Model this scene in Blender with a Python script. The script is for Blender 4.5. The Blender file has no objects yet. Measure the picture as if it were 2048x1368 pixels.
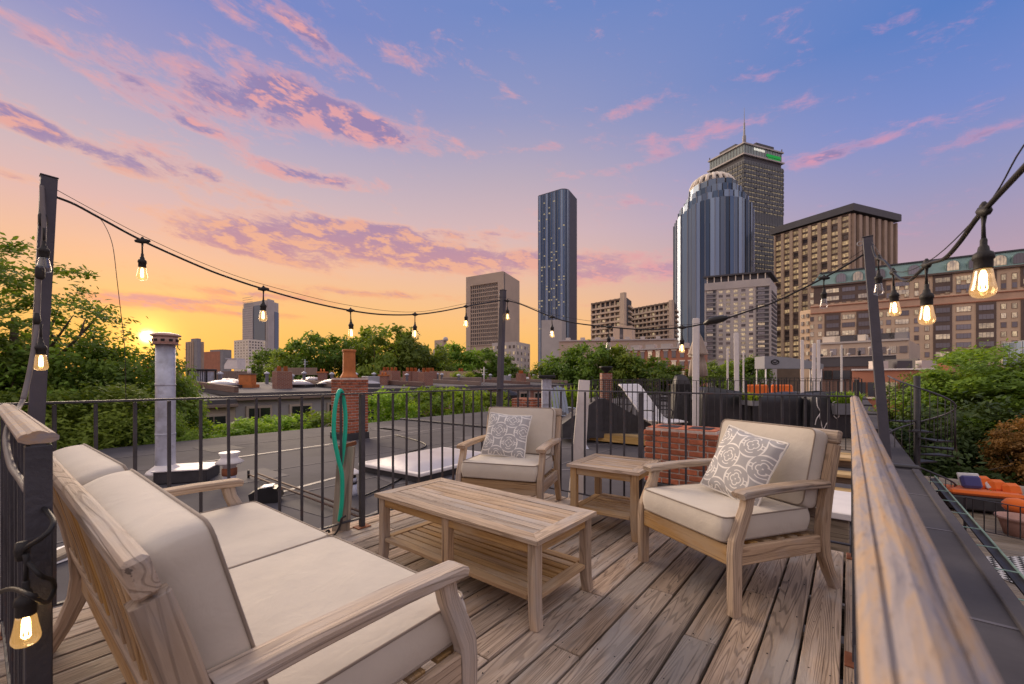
import bpy, math, random
from mathutils import Vector, Matrix
random.seed(7)
sin, cos, pi, R = math.sin, math.cos, math.pi, math.radians
SC = bpy.context.scene
COL = SC.collection
# ---------------------------------------------------------------- camera
# world frame: x = across the deck (to the right), y = along the boards (away), z = up, deck top at z = 0
TH, F, HC, CX, HY = R(38.49), 849.0, 1.15, 1024.0, 757.0
CT, ST = cos(TH), sin(TH)
cd = bpy.data.cameras.new('camera')
cam = bpy.data.objects.new('camera', cd); COL.objects.link(cam)
cam.location = (0, 0, HC); cam.rotation_euler = (R(90), 0, TH)
cd.sensor_width = 36.0; cd.lens = F / 2048.0 * 36.0
cd.shift_y = (HY - 684.0) / 2048.0
cd.clip_start = 0.02; cd.clip_end = 20000
cd.dof.use_dof = True; cd.dof.focus_distance = 3.2; cd.dof.aperture_fstop = 5.6
SC.camera = cam

def c2w(X, Z, z=0.0):            # camera-aligned plan position (right, forward) and world height
    return Vector((X * CT - Z * ST, X * ST + Z * CT, z))
def pz(px, py, Z):               # photograph pixel at forward distance Z
    return c2w((px - CX) / F * Z, Z, HC - (py - HY) / F * Z)
def pg(px, py, z):               # photograph pixel on the horizontal plane at height z
    Z = F * (HC - z) / (py - HY)
    return pz(px, py, Z)
def hz(py, Z):                   # height of a pixel row at distance Z
    return HC - (py - HY) / F * Z

# ---------------------------------------------------------------- world: sunset sky with clouds
SUN_AZ, SUN_EL = math.atan2(295 - CX, F), R(4.3)
def azdir(a, e):
    d = c2w(sin(a), cos(a)); return Vector((d.x * cos(e), d.y * cos(e), sin(e)))
SUND = azdir(SUN_AZ, SUN_EL)
world = bpy.data.worlds.new('World'); SC.world = world; world.use_nodes = True
WT = world.node_tree; WT.nodes.clear()

class NT:
    def __init__(s, t): s.t = t
    def n(s, typ, **kw):
        x = s.t.nodes.new(typ)
        for k, v in kw.items(): setattr(x, k, v)
        return x
    def put(s, sock, v):
        if isinstance(v, bpy.types.NodeSocket): s.t.links.new(v, sock)
        elif v is not None: sock.default_value = v
    def m(s, op, a, b=None, c=None, clamp=False):
        x = s.n('ShaderNodeMath', operation=op); x.use_clamp = clamp
        for i, v in enumerate((a, b, c)):
            if v is not None: s.put(x.inputs[i], v)
        return x.outputs[0]
    def v(s, op, a, b=None, out=0, scale=None):
        x = s.n('ShaderNodeVectorMath', operation=op)
        s.put(x.inputs[0], a)
        if b is not None: s.put(x.inputs[1], b)
        if scale is not None: s.put(x.inputs['Scale'], scale)
        return x.outputs[out]
    def xyz(s, a, b, c):
        x = s.n('ShaderNodeCombineXYZ')
        for i, q in enumerate((a, b, c)): s.put(x.inputs[i], q)
        return x.outputs[0]
    def sep(s, a):
        x = s.n('ShaderNodeSeparateXYZ'); s.put(x.inputs[0], a); return x.outputs
    def ramp(s, fac, stops, interp='LINEAR'):
        x = s.n('ShaderNodeValToRGB'); cr = x.color_ramp; cr.interpolation = interp
        while len(cr.elements) < len(stops): cr.elements.new(0.5)
        for e, (p, c) in zip(cr.elements, stops):
            e.position = p; e.color = c if len(c) == 4 else (*c, 1)
        s.put(x.inputs[0], fac); return x.outputs[0]
    def mix(s, f, a, b, mode='MIX'):
        x = s.n('ShaderNodeMix', data_type='RGBA', blend_type=mode)
        s.put(x.inputs[0], f)
        for i, q in ((6, a), (7, b)):
            if isinstance(q, tuple) and len(q) == 3: q = (*q, 1)
            s.put(x.inputs[i], q)
        return x.outputs[2]
    def sstep(s, x, a, b):
        y = s.n('ShaderNodeMapRange', interpolation_type='SMOOTHSTEP')
        s.put(y.inputs[0], x); y.inputs[1].default_value = a; y.inputs[2].default_value = b
        y.inputs[3].default_value = 0; y.inputs[4].default_value = 1
        return y.outputs[0]
    def noise(s, vec, scale, detail=4, rough=.55, lac=2.0, dist=0.0, out=0):
        x = s.n('ShaderNodeTexNoise'); s.put(x.inputs['Vector'], vec)
        x.inputs['Scale'].default_value = scale; x.inputs['Detail'].default_value = detail
        x.inputs['Roughness'].default_value = rough; x.inputs['Lacunarity'].default_value = lac
        x.inputs['Distortion'].default_value = dist
        return x.outputs[out]

def S(r, g, b):                  # sRGB 0-255 to linear
    f = lambda c: (c / 255 / 12.92) if c / 255 <= .04045 else ((c / 255 + .055) / 1.055) ** 2.4
    return (f(r), f(g), f(b))

def build_sky():
    w = NT(WT)
    out = w.n('ShaderNodeOutputWorld'); bg = w.n('ShaderNodeBackground')
    tc = w.n('ShaderNodeTexCoord')
    D = w.v('NORMALIZE', tc.outputs['Generated'])
    X = w.v('DOT_PRODUCT', D, (CT, ST, 0), out=1)
    Zf = w.v('DOT_PRODUCT', D, (-ST, CT, 0), out=1)
    z = w.sep(D)[2]
    k = 180 / pi
    az = w.m('MULTIPLY', w.m('ARCTAN2', X, Zf), k)                 # degrees right of the view axis
    el = w.m('MULTIPLY', w.m('ARCSINE', z), k)
    # angle from the sun's azimuth (wrapped)
    da = w.m('ABSOLUTE', w.m('SUBTRACT', az, SUN_AZ * k))
    da = w.m('MINIMUM', da, w.m('SUBTRACT', 360, da))
    ef = w.m('DIVIDE', el, 90, clamp=True)
    def rp(l): return w.ramp(ef, [(max(0, e) / 90, S(*c)) for e, c in l])
    sunside = rp([(0, (254, 184, 86)), (3, (255, 190, 92)), (6, (254, 196, 108)), (9, (251, 195, 130)), (13, (244, 192, 158)), (17, (228, 186, 178)), (21, (206, 183, 189)), (26, (182, 171, 195)), (31, (150, 151, 197)), (38, (120, 136, 198)), (50, (132, 144, 198)), (90, (160, 160, 196))])
    mid = rp([(0, (253, 186, 92)), (4, (254, 192, 102)), (8, (252, 194, 130)), (13.7, (234, 190, 166)), (19, (216, 184, 184)), (25.5, (186, 171, 187)), (32, (150, 154, 194)), (41, (114, 137, 196)), (55, (126, 140, 194)), (90, (160, 158, 188))])
    away = rp([(0, (222, 172, 162)), (6, (208, 167, 168)), (12.5, (178, 157, 178)), (18.4, (148, 150, 192)), (24.5, (118, 139, 202)), (31.8, (88, 126, 196)), (45, (106, 132, 196)), (90, (160, 160, 196))])
    c = w.mix(w.sstep(da, 4, 46), sunside, mid)
    c = w.mix(w.sstep(da, 38, 92), c, away)
    # clouds, in direction space
    AE = w.xyz(az, el, 0)
    def patch(px, py, hw, hh, tilt, amp):
        a0 = math.degrees(math.atan2(px - CX, F)); d = math.hypot(F, px - CX)
        e0 = math.degrees(math.atan2(HY - py, d))
        sa = math.degrees(hw * F / (d * d)); se = math.degrees(hh * d / (d * d + (HY - py) ** 2))
        mp = w.n('ShaderNodeMapping', vector_type='TEXTURE'); w.put(mp.inputs[0], AE)
        mp.inputs['Location'].default_value = (a0, e0, 0); mp.inputs['Rotation'].default_value = (0, 0, R(tilt)); mp.inputs['Scale'].default_value = (sa * 1.7, se * 1.9, 1)
        g = w.n('ShaderNodeTexGradient', gradient_type='SPHERICAL'); w.put(g.inputs[0], mp.outputs[0])
        return g.outputs[1], amp * 1.12
    P = [(250, 150, 210, 26, -13, .30), (430, 185, 150, 30, -12, .34), (600, 205, 150, 40, -10, .50), (660, 232, 110, 22, -8, .30), (780, 262, 120, 22, -6, .30), (40, 240, 80, 24, -12, .36), (60, 75, 110, 20, -14, .24),
         (210, 308, 150, 20, -8, .40), (400, 345, 150, 18, -10, .34), (620, 352, 150, 15, 0, .40), (400, 258, 120, 14, -8, .22), (480, 478, 160, 24, -6, .46), (700, 490, 200, 30, -8, .54), (880, 505, 150, 26, -5, .46), (760, 455, 120, 10, 0, .3), (560, 520, 150, 14, -6, .3),
         (640, 80, 90, 22, -24, .28), (450, 8, 130, 20, -16, .22), (560, 30, 80, 14, -16, .18), (820, 122, 70, 22, 0, .28), (1250, 542, 210, 22, 0, .46), (1120, 515, 120, 14, 0, .34),
         (1420, 265, 130, 18, 2, .22), (1290, 322, 130, 10, 4, .26), (1720, 288, 150, 14, -2, .26), (1980, 262, 90, 12, 4, .26), (1290, 205, 70, 12, 8, .24), (1060, 298, 80, 9, 4, .22), (1270, 405, 110, 11, -8, .22), (1640, 320, 90, 9, 4, .22),
         (330, 600, 200, 9, 2, .42), (520, 590, 160, 8, 0, .34), (760, 588, 180, 8, 0, .34), (420, 622, 180, 6, 0, .32), (1000, 470, 90, 9, 0, .26), (20, 352, 60, 12, -4, .28)]
    tot = None
    for p in P:
        q, am = patch(*p); tot = w.m('MULTIPLY_ADD', q, am, 0.0 if tot is None else tot)
    # beyond the frame heavier clouds are added, unseen, to lift the foreground light
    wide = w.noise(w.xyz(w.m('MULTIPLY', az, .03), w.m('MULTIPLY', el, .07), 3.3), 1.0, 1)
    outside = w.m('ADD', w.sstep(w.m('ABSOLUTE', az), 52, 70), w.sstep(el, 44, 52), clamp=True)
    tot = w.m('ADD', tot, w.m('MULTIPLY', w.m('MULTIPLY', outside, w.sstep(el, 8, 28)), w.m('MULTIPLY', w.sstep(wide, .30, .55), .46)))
    def dens(daz, dele, det):
        a = w.m('ADD', az, daz); e = w.m('ADD', el, dele)
        e2 = w.m('ADD', e, w.m('MULTIPLY', a, .12))
        vec = w.xyz(w.m('MULTIPLY', a, .22), w.m('MULTIPLY', e2, .58), 1.7)
        n1 = w.noise(vec, 1.0, det, .66, 2.15, .3)
        return n1
    n0 = dens(0, 0, 5)
    n1 = dens(-.7, -1.25, 3)
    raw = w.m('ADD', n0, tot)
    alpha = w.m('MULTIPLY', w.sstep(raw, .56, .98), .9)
    lit = w.sstep(w.m('SUBTRACT', n0, n1), -.04, .13)
    thick = w.sstep(raw, .68, .88)
    low = w.sstep(el, 24, 11)
    sunny = w.sstep(da, 80, 25)
    litc = w.mix(low, w.mix(sunny, S(232, 158, 178), S(250, 172, 160)), w.mix(sunny, S(222, 152, 170), S(250, 166, 112)))
    litc = w.mix(w.m('MULTIPLY', w.sstep(el, 26, 15), w.sstep(el, 8, 14)), litc, w.mix(sunny, S(228, 155, 175), S(253, 186, 140)))
    shc = w.mix(low, S(150, 130, 174), w.mix(sunny, S(192, 150, 176), S(205, 146, 152)))
    litc = w.mix(outside, litc, (1.45, 1.22, 1.0)); shc = w.mix(outside, shc, (1.1, .92, .79))  # added clouds out of view, brighter than the visible ones, to light the scene
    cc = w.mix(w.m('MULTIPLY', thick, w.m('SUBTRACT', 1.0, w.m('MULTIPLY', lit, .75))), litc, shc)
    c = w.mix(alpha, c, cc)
    # glow round the sun
    cs = w.v('DOT_PRODUCT', D, tuple(SUND), out=1)
    ang = w.m('MULTIPLY', w.m('ARCCOSINE', w.m('MINIMUM', cs, .999999)), k)
    def gl(s): return w.m('POWER', 2.718, w.m('MULTIPLY', w.m('POWER', w.m('DIVIDE', ang, s), 2), -1))
    add = w.mix(1.0, w.mix(gl(.42), (0, 0, 0), (16, 12, 5)), w.mix(gl(1.9), (0, 0, 0), (.95, .55, .10)), 'ADD')
    add = w.mix(1.0, add, w.mix(gl(7), (0, 0, 0), (.20, .06, .0)), 'ADD')
    c = w.mix(1.0, c, add, 'ADD')
    # a physical dusk sky underneath, low
    sky = w.n('ShaderNodeTexSky', sky_type='NISHITA'); sky.sun_disc = False
    sky.sun_elevation = SUN_EL; sky.sun_rotation = math.atan2(SUND.x, SUND.y)
    c = w.mix(1.0, c, w.v('SCALE', sky.outputs[0], scale=.002), 'ADD')
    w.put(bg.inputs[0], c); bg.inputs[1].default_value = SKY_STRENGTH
    WT.links.new(bg.outputs[0], out.inputs[0])
SKY_STRENGTH = 1.0
world.cycles.sampling_method = 'MANUAL'; world.cycles.sample_map_resolution = 512
build_sky()
sl = bpy.data.lights.new('sun', 'SUN'); sl.energy = 4.4; sl.angle = R(40); sl.color = (1.0, .78, .56)
sun = bpy.data.objects.new('sun', sl); COL.objects.link(sun)
sun.rotation_euler = (-azdir(SUN_AZ, R(17))).to_track_quat('-Z', 'Y').to_euler()
SC.view_settings.view_transform = 'Standard'; SC.view_settings.look = 'None'
SC.view_settings.exposure = 0.0; SC.view_settings.gamma = 1.0; SC.view_settings.use_curve_mapping = False
SC.render.engine = 'CYCLES'
SC.cycles.use_denoising = True; SC.cycles.max_bounces = 8; SC.cycles.transparent_max_bounces = 12
SC.cycles.sample_clamp_indirect = 6.0; SC.cycles.caustics_reflective = False; SC.cycles.caustics_refractive = False

# ---------------------------------------------------------------- mesh helpers
class MB:
    def __init__(s): s.v, s.f, s.g, s.sm, s.a = [], [], [], [], []
    def add(s, vs, fs, grain=None, smooth=False, off=None, val=None):
        b = len(s.v); o = off if off is not None else Vector((random.uniform(0, 40), random.uniform(0, 40), random.uniform(0, 40)))
        if grain is None: grain = Matrix.Identity(3)
        for p in vs:
            p = Vector(p); s.v.append(p); s.g.append(grain @ p + o); s.a.append(random.random() if val is None else val)
        for q in fs: s.f.append([b + i for i in q]); s.sm.append(smooth)
        return s
    def box(s, c, d, M=None, ch=0.0, gax=None, off=None):
        hx, hy, hz_ = d[0] / 2, d[1] / 2, d[2] / 2; c = Vector(c)
        M = M or Matrix.Identity(3)
        if gax is None: gax = max(range(3), key=lambda i: d[i])
        ch = min(ch, .45 * min(d))
        if ch <= 0:
            vs = [(x, y, z) for x in (-hx, hx) for y in (-hy, hy) for z in (-hz_, hz_)]
            fs = [(0, 1, 3, 2), (4, 6, 7, 5), (0, 4, 5, 1), (2, 3, 7, 6), (0, 2, 6, 4), (1, 5, 7, 3)]
        else:
            vs, idx = [], {}
            for sx in (-1, 1):
                for sy in (-1, 1):
                    for sz in (-1, 1):
                        for ax in range(3):
                            p = [sx * (hx - ch), sy * (hy - ch), sz * (hz_ - ch)]
                            p[ax] = (sx * hx, sy * hy, sz * hz_)[ax]
                            idx[(sx, sy, sz, ax)] = len(vs); vs.append(tuple(p))
            I = lambda a, b, c_, ax: idx[(a, b, c_, ax)]
            fs = []
            for q in (-1, 1):
                fs.append([I(q, -1, -1, 0), I(q, 1, -1, 0), I(q, 1, 1, 0), I(q, -1, 1, 0)][::q])
                fs.append([I(-1, q, -1, 1), I(-1, q, 1, 1), I(1, q, 1, 1), I(1, q, -1, 1)][::q])
                fs.append([I(-1, -1, q, 2), I(1, -1, q, 2), I(1, 1, q, 2), I(-1, 1, q, 2)][::q])
            for a in (-1, 1):
                for b in (-1, 1):
                    fs.append([I(-1, a, b, 1), I(1, a, b, 1), I(1, a, b, 2), I(-1, a, b, 2)][::-a * b])
                    fs.append([I(a, -1, b, 2), I(a, 1, b, 2), I(a, 1, b, 0), I(a, -1, b, 0)][::-a * b])
                    fs.append([I(a, b, -1, 0), I(a, b, 1, 0), I(a, b, 1, 1), I(a, b, -1, 1)][::-a * b])
                    for e in (-1, 1):
                        fs.append([I(a, b, e, 0), I(a, b, e, 1), I(a, b, e, 2)][::a * b * e])
        pr = {0: Matrix(((1, 0, 0), (0, 1, 0), (0, 0, 1))), 1: Matrix(((0, 1, 0), (1, 0, 0), (0, 0, 1))), 2: Matrix(((0, 0, 1), (0, 1, 0), (1, 0, 0)))}[gax]
        b0 = len(s.v)
        s.add([M @ Vector(p) + c for p in vs], fs, pr @ M.transposed(), False, off)
        return s
    def beam(s, p0, p1, w, h, up=(0, 0, 1), ch=0.0, off=None):      # w across, h along 'up'
        p0, p1 = Vector(p0), Vector(p1); d = p1 - p0; L = d.length; x = d / L
        y = Vector(up).cross(x)
        if y.length < 1e-5: y = Vector((0, 1, 0)).cross(x)
        y.normalize(); z = x.cross(y)
        M = Matrix((x, y, z)).transposed()
        return s.box((p0 + p1) / 2, (L, w, h), M, ch, 0, off)
    def bar(s, path, w, side=(1, 0, 0), ch=0.0, off=None):            # path: [(point, depth)], rectangular section: w along side, depth in plane
        side = Vector(side).normalized(); P = [Vector(p) for p, _ in path]; n = len(P); vs = []; al = 0; alist = []
        for i in range(n):
            t = (P[min(i + 1, n - 1)] - P[max(i - 1, 0)]).normalized(); nn = side.cross(t).normalized(); h = path[i][1] / 2
            if i: al += (P[i] - P[i - 1]).length
            c = min(ch, h * .6)
            for a, b in ((-w / 2 + c, -h), (w / 2 - c, -h), (w / 2, -h + c), (w / 2, h - c), (w / 2 - c, h), (-w / 2 + c, h), (-w / 2, h - c), (-w / 2, -h + c)):
                vs.append(P[i] + side * a + nn * b); alist.append((al, a, b))
        fs = []
        for i in range(n - 1):
            for k in range(8):
                a, b = i * 8 + k, i * 8 + (k + 1) % 8
                fs.append((a, b, b + 8, a + 8))
        fs.append(tuple(range(7, -1, -1))); fs.append(tuple((n - 1) * 8 + k for k in range(8)))
        b0 = len(s.v); s.add(vs, fs, None, False, off)
        o = Vector((random.uniform(0, 40), random.uniform(0, 40), 0)) if off is None else off
        for i, q in enumerate(alist): s.g[b0 + i] = Vector(q) + o
        return s
    def prism(s, poly, h, M=None, o=(0, 0, 0), grain=None):           # polygon in local xy extruded along z, transformed
        M = M or Matrix.Identity(3); o = Vector(o); n = len(poly)
        vs = [M @ Vector((x, y, 0)) + o for x, y in poly] + [M @ Vector((x, y, h)) + o for x, y in poly]
        fs = [tuple(range(n - 1, -1, -1)), tuple(range(n, 2 * n))] + [(i, (i + 1) % n, n + (i + 1) % n, n + i) for i in range(n)]
        return s.add(vs, fs, grain)
    def tube(s, path, r, n=8, smooth=True, cap=True):
        P = [Vector(p) for p in path]; m = len(P); rr = r if isinstance(r, (list, tuple)) else [r] * m
        vs = []; pn = None
        for i in range(m):
            t = (P[min(i + 1, m - 1)] - P[max(i - 1, 0)])
            if t.length < 1e-9: t = Vector((0, 0, 1))
            t.normalize()
            if pn is None:
                a = Vector((0, 0, 1)) if abs(t.z) < .9 else Vector((1, 0, 0)); u = t.cross(a).normalized()
            else:
                u = (pn - t * pn.dot(t));
                u = u.normalized() if u.length > 1e-6 else t.orthogonal().normalized()
            pn = u; w_ = t.cross(u)
            for k in range(n):
                th = 2 * pi * k / n; vs.append(P[i] + (u * cos(th) + w_ * sin(th)) * rr[i])
        fs = [(i * n + k, i * n + (k + 1) % n, (i + 1) * n + (k + 1) % n, (i + 1) * n + k) for i in range(m - 1) for k in range(n)]
        if cap: fs += [tuple(range(n - 1, -1, -1)), tuple((m - 1) * n + k for k in range(n))]
        return s.add(vs, fs, None, smooth)
    def lathe(s, prof, c=(0, 0, 0), n=16, smooth=True, M=None, a0=0.0):
        c = Vector(c); M = M or Matrix.Identity(3); vs = []
        for r, z in prof:
            for k in range(n):
                t = 2 * pi * k / n + a0; vs.append(M @ Vector((r * cos(t), r * sin(t), z)) + c)
        m = len(prof)
        fs = [(i * n + k, i * n + (k + 1) % n, (i + 1) * n + (k + 1) % n, (i + 1) * n + k) for i in range(m - 1) for k in range(n)]
        fs += [tuple(range(n - 1, -1, -1)), tuple((m - 1) * n + k for k in range(n))]
        return s.add(vs, fs, None, smooth)
    def quad(s, a, b, c, d, val=None): return s.add([a, b, c, d], [(0, 1, 2, 3)], None, False, None, val)
    def mesh(s, name):
        me = bpy.data.meshes.new(name); me.from_pydata([tuple(p) for p in s.v], [], s.f)
        me.polygons.foreach_set('use_smooth', s.sm)
        at = me.attributes.new('gr', 'FLOAT_VECTOR', 'POINT')
        at.data.foreach_set('vector', [q for p in s.g for q in p])
        at = me.attributes.new('rnd', 'FLOAT', 'POINT'); at.data.foreach_set('value', s.a)
        me.update(); return me
    def build(s, name, mat, parent=None, world=False):
        if world and parent is not None:
            o = parent.location.copy(); s.v = [p - o for p in s.v]
        me = s.mesh(name)
        if mat: me.materials.append(mat)
        ob = bpy.data.objects.new(name, me); COL.objects.link(ob)
        if parent is not None: ob.parent = parent
        return ob

def tag(o, label=None, cat=None, group=None, kind=None):
    if label: o['label'] = label
    if cat: o['category'] = cat
    if group: o['group'] = group
    if kind: o['kind'] = kind
    return o
def root(name, label, cat, loc=(0, 0, 0), rz=0.0, group=None):
    e = bpy.data.objects.new(name, None); COL.objects.link(e); e.empty_display_size = .1
    e.location = loc; e.rotation_euler = (0, 0, rz)
    return tag(e, label, cat, group)
def inst(src, parent=None, loc=(0, 0, 0), rot=(0, 0, 0), sc=(1, 1, 1), name=None):
    o = bpy.data.objects.new(name or src.name.split('.')[0], src.data); COL.objects.link(o)
    o.parent = parent; o.location = loc; o.rotation_euler = rot; o.scale = sc
    return o
def copy_tree(o, parent=None):
    c = o.copy(); COL.objects.link(c); c.parent = parent
    for ch in list(o.children): copy_tree(ch, c)
    return c
def rotz(a): return Matrix.Rotation(a, 3, 'Z')
def rotx(a): return Matrix.Rotation(a, 3, 'X')
def roty(a): return Matrix.Rotation(a, 3, 'Y')

# ---------------------------------------------------------------- materials
def newmat(name):
    m = bpy.data.materials.new(name); m.use_nodes = True; t = m.node_tree
    b = t.nodes['Principled BSDF']; return m, NT(t), b
def coords(w, kind='Object'):
    if kind == 'gr':
        a = w.n('ShaderNodeAttribute'); a.attribute_name = 'gr'; return a.outputs['Vector']
    if kind == 'World':
        return w.n('ShaderNodeNewGeometry').outputs['Position']
    return w.n('ShaderNodeTexCoord').outputs[kind]
def pm(name, base, rough=.7, metal=0.0, var=.18, scale=4.0, bump=0.0, bscale=40.0, kind='gr', spec=.4, second=None, sthr=(.5, .65), sscale=3.0, orand=0.0, arand=0.0):
    m, w, b = newmat(name); v = coords(w, kind)
    n = w.noise(v, scale, 5, .6)
    lo = tuple(max(0, c * (1 - var)) for c in base); hi = tuple(min(1, c * (1 + var)) for c in base)
    c = w.ramp(n, [(.3, lo), (.7, hi)])
    if second is not None:
        n2 = w.noise(v, sscale, 6, .65)
        c = w.mix(w.sstep(n2, *sthr), c, second)
    if orand:
        rn = w.n('ShaderNodeObjectInfo').outputs['Random']
        h = w.n('ShaderNodeHueSaturation'); w.put(h.inputs['Color'], c)
        w.put(h.inputs['Value'], w.m('ADD', 1 - orand, w.m('MULTIPLY', rn, 2 * orand)))
        c = h.outputs[0]
    if arand:
        a = w.n('ShaderNodeAttribute'); a.attribute_name = 'rnd'
        h = w.n('ShaderNodeHueSaturation'); w.put(h.inputs['Color'], c)
        w.put(h.inputs['Value'], w.m('ADD', 1 - arand, w.m('MULTIPLY', a.outputs['Fac'], 2 * arand)))
        c = h.outputs[0]
    w.put(b.inputs['Base Color'], c)
    b.inputs['Roughness'].default_value = rough; b.inputs['Metallic'].default_value = metal
    b.inputs['Specular IOR Level'].default_value = spec
    w.put(b.inputs['Roughness'], w.m('ADD', rough - .08, w.m('MULTIPLY', n, .16), clamp=True))
    if bump:
        bp = w.n('ShaderNodeBump'); bp.inputs['Strength'].default_value = bump; bp.inputs['Distance'].default_value = .01
        w.put(bp.inputs['Height'], w.noise(v, bscale, 4, .6)); w.put(b.inputs['Normal'], bp.outputs[0])
    return m
def woodmat(name, light, mid, dark, rough=.72, rings=22.0, ringdark=.55, orand=.16, patch=None, bump=.35, cross=1.0):
    m, w, b = newmat(name); v = coords(w, 'gr')
    rn = w.n('ShaderNodeObjectInfo').outputs['Random']
    v = w.v('ADD', v, w.xyz(w.m('MULTIPLY', rn, 37), w.m('MULTIPLY', rn, 91), 0))
    vs = w.v('MULTIPLY', v, (.42, 9.0 * cross, 9.0 * cross))
    n1 = w.noise(vs, 1.0, 2, .45, 2, .3)                       # slow figure: contour lines of it are the growth rings
    fine = w.noise(w.v('MULTIPLY', v, (2.6, 110 * cross, 110 * cross)), 1.0, 5, .74)
    med = w.noise(w.v('MULTIPLY', v, (2.2, 22, 22)), 1.0, 4, .6)
    rg = w.m('SINE', w.m('MULTIPLY', w.m('ADD', n1, w.m('MULTIPLY', fine, .012)), rings * 2 * pi))
    rg = w.sstep(rg, .45, 1.0)
    c = w.mix(w.sstep(med, .32, .68), mid, light)
    c = w.mix(w.m('MULTIPLY', rg, ringdark), c, dark)
    c = w.mix(w.m('MULTIPLY', w.sstep(fine, .54, .72), .62), c, dark)
    crk = w.noise(w.v('MULTIPLY', v, (.9, 75, 75)), 1.0, 3, .6)
    c = w.mix(w.m('MULTIPLY', w.sstep(crk, .64, .69), .85), c, tuple(q * .5 for q in dark))
    if patch is not None:
        pn = w.noise(w.v('MULTIPLY', v, (1.6, 5, 5)), 1.0, 4, .6)
        c = w.mix(w.m('MULTIPLY', w.sstep(pn, .46, .64), .75), c, patch)
    h = w.n('ShaderNodeHueSaturation'); w.put(h.inputs['Color'], c)
    w.put(h.inputs['Value'], w.m('ADD', 1 - orand, w.m('MULTIPLY', rn, 2 * orand)))
    rn2 = w.m('FRACT', w.m('MULTIPLY', rn, 7.31)); w.put(h.inputs['Saturation'], w.m('ADD', .8, w.m('MULTIPLY', rn2, .4)))
    w.put(b.inputs['Base Color'], h.outputs[0])
    w.put(b.inputs['Roughness'], w.m('ADD', rough - .1, w.m('MULTIPLY', med, .25), clamp=True))
    b.inputs['Specular IOR Level'].default_value = .3
    bp = w.n('ShaderNodeBump'); bp.inputs['Strength'].default_value = bump; bp.inputs['Distance'].default_value = .004
    hh = w.m('SUBTRACT', w.m('MULTIPLY', fine, -.8), w.m('MULTIPLY', rg, .5))
    w.put(bp.inputs['Height'], hh); w.put(b.inputs['Normal'], bp.outputs[0])
    return m
M = {}
M['deck'] = woodmat('weathered_deck_wood', (.49, .38, .295), (.325, .245, .185), (.062, .043, .032), rings=26, ringdark=.46, orand=.32, patch=(.40, .36, .33), bump=1.0)
M['teak'] = woodmat('weathered_teak', (.56, .425, .305), (.42, .31, .22), (.15, .10, .07), rings=20, ringdark=.42, orand=.13, patch=(.44, .385, .345), bump=.7)
M['honey'] = woodmat('oiled_teak', (.50, .32, .15), (.40, .24, .105), (.20, .10, .04), rings=14, ringdark=.4, orand=.1, patch=(.45, .34, .235))
M['plankold'] = woodmat('old_plank', (.36, .30, .23), (.26, .21, .16), (.10, .075, .055), rings=8, ringdark=.5)
M['lumber'] = woodmat('new_lumber', (.60, .43, .22), (.50, .34, .16), (.3, .19, .08), rings=5, ringdark=.3)
M['iron'] = pm('black_painted_iron', (.030, .028, .032), .55, .0, .35, 6, .25, 60, second=(.10, .045, .025), sthr=(.62, .75), sscale=9)
M['rustiron'] = pm('rusting_iron_paint', (.050, .049, .060), .55, 0, .3, 5, .4, 50, second=(.13, .06, .04), sthr=(.60, .74), sscale=7)
M['rust'] = pm('rusty_plate', (.24, .085, .04), .8, 0, .3, 8, .4, 60)
M['pole'] = pm('painted_steel_pole', (.075, .073, .095), .5, .0, .2, 4, .15, 60)
M['black'] = pm('black_rubber', (.012, .011, .012), .5, 0, .2, 8)
M['blackplastic'] = pm('black_plastic', (.018, .018, .020), .38, 0, .2, 8)
M['white'] = pm('white_paint', (.78, .74, .72), .5, 0, .06, 5, second=(.6, .54, .5), sthr=(.58, .8))
M['galv'] = pm('galvanised_steel', (.50, .52, .60), .5, .25, .18, 6, .15, 20, second=(.36, .36, .40), sthr=(.48, .7), sscale=4)
# ---------------------------------------------------------------- the deck and its railings
def capmat():
    m, w, b = newmat('worn_cap_rail'); v = coords(w, 'World')
    vs = w.v('MULTIPLY', v, (75, 9, 30)); n = w.noise(vs, 1.0, 7, .72, 2.1, .6); f = w.noise(w.v('MULTIPLY', v, (300, 60, 200)), 1.0, 4, .65)
    c = w.ramp(n, [(.30, (.19, .175, .20)), (.44, (.30, .265, .27)), (.54, (.38, .285, .215)), (.64, (.44, .285, .165)), (.8, (.34, .26, .23))])
    c = w.mix(w.m('MULTIPLY', w.sstep(f, .55, .72), .55), c, (.16, .12, .10))
    w.put(b.inputs['Base Color'], c); w.put(b.inputs['Roughness'], w.m('ADD', .62, w.m('MULTIPLY', f, .3))); b.inputs['Specular IOR Level'].default_value = .3
    bp = w.n('ShaderNodeBump'); bp.inputs['Strength'].default_value = .35; bp.inputs['Distance'].default_value = .002; w.put(bp.inputs['Height'], w.m('ADD', n, f)); w.put(b.inputs['Normal'], bp.outputs[0])
    return m
M['caprail'] = capmat()
DU0, DU1, DV0, DV1 = -3.10, .111, -1.3, 3.56
deck = root('roof_deck', None, None); deck['kind'] = 'structure'; deck['label'] = 'weathered grey brown plank floor of the roof deck'
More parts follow.
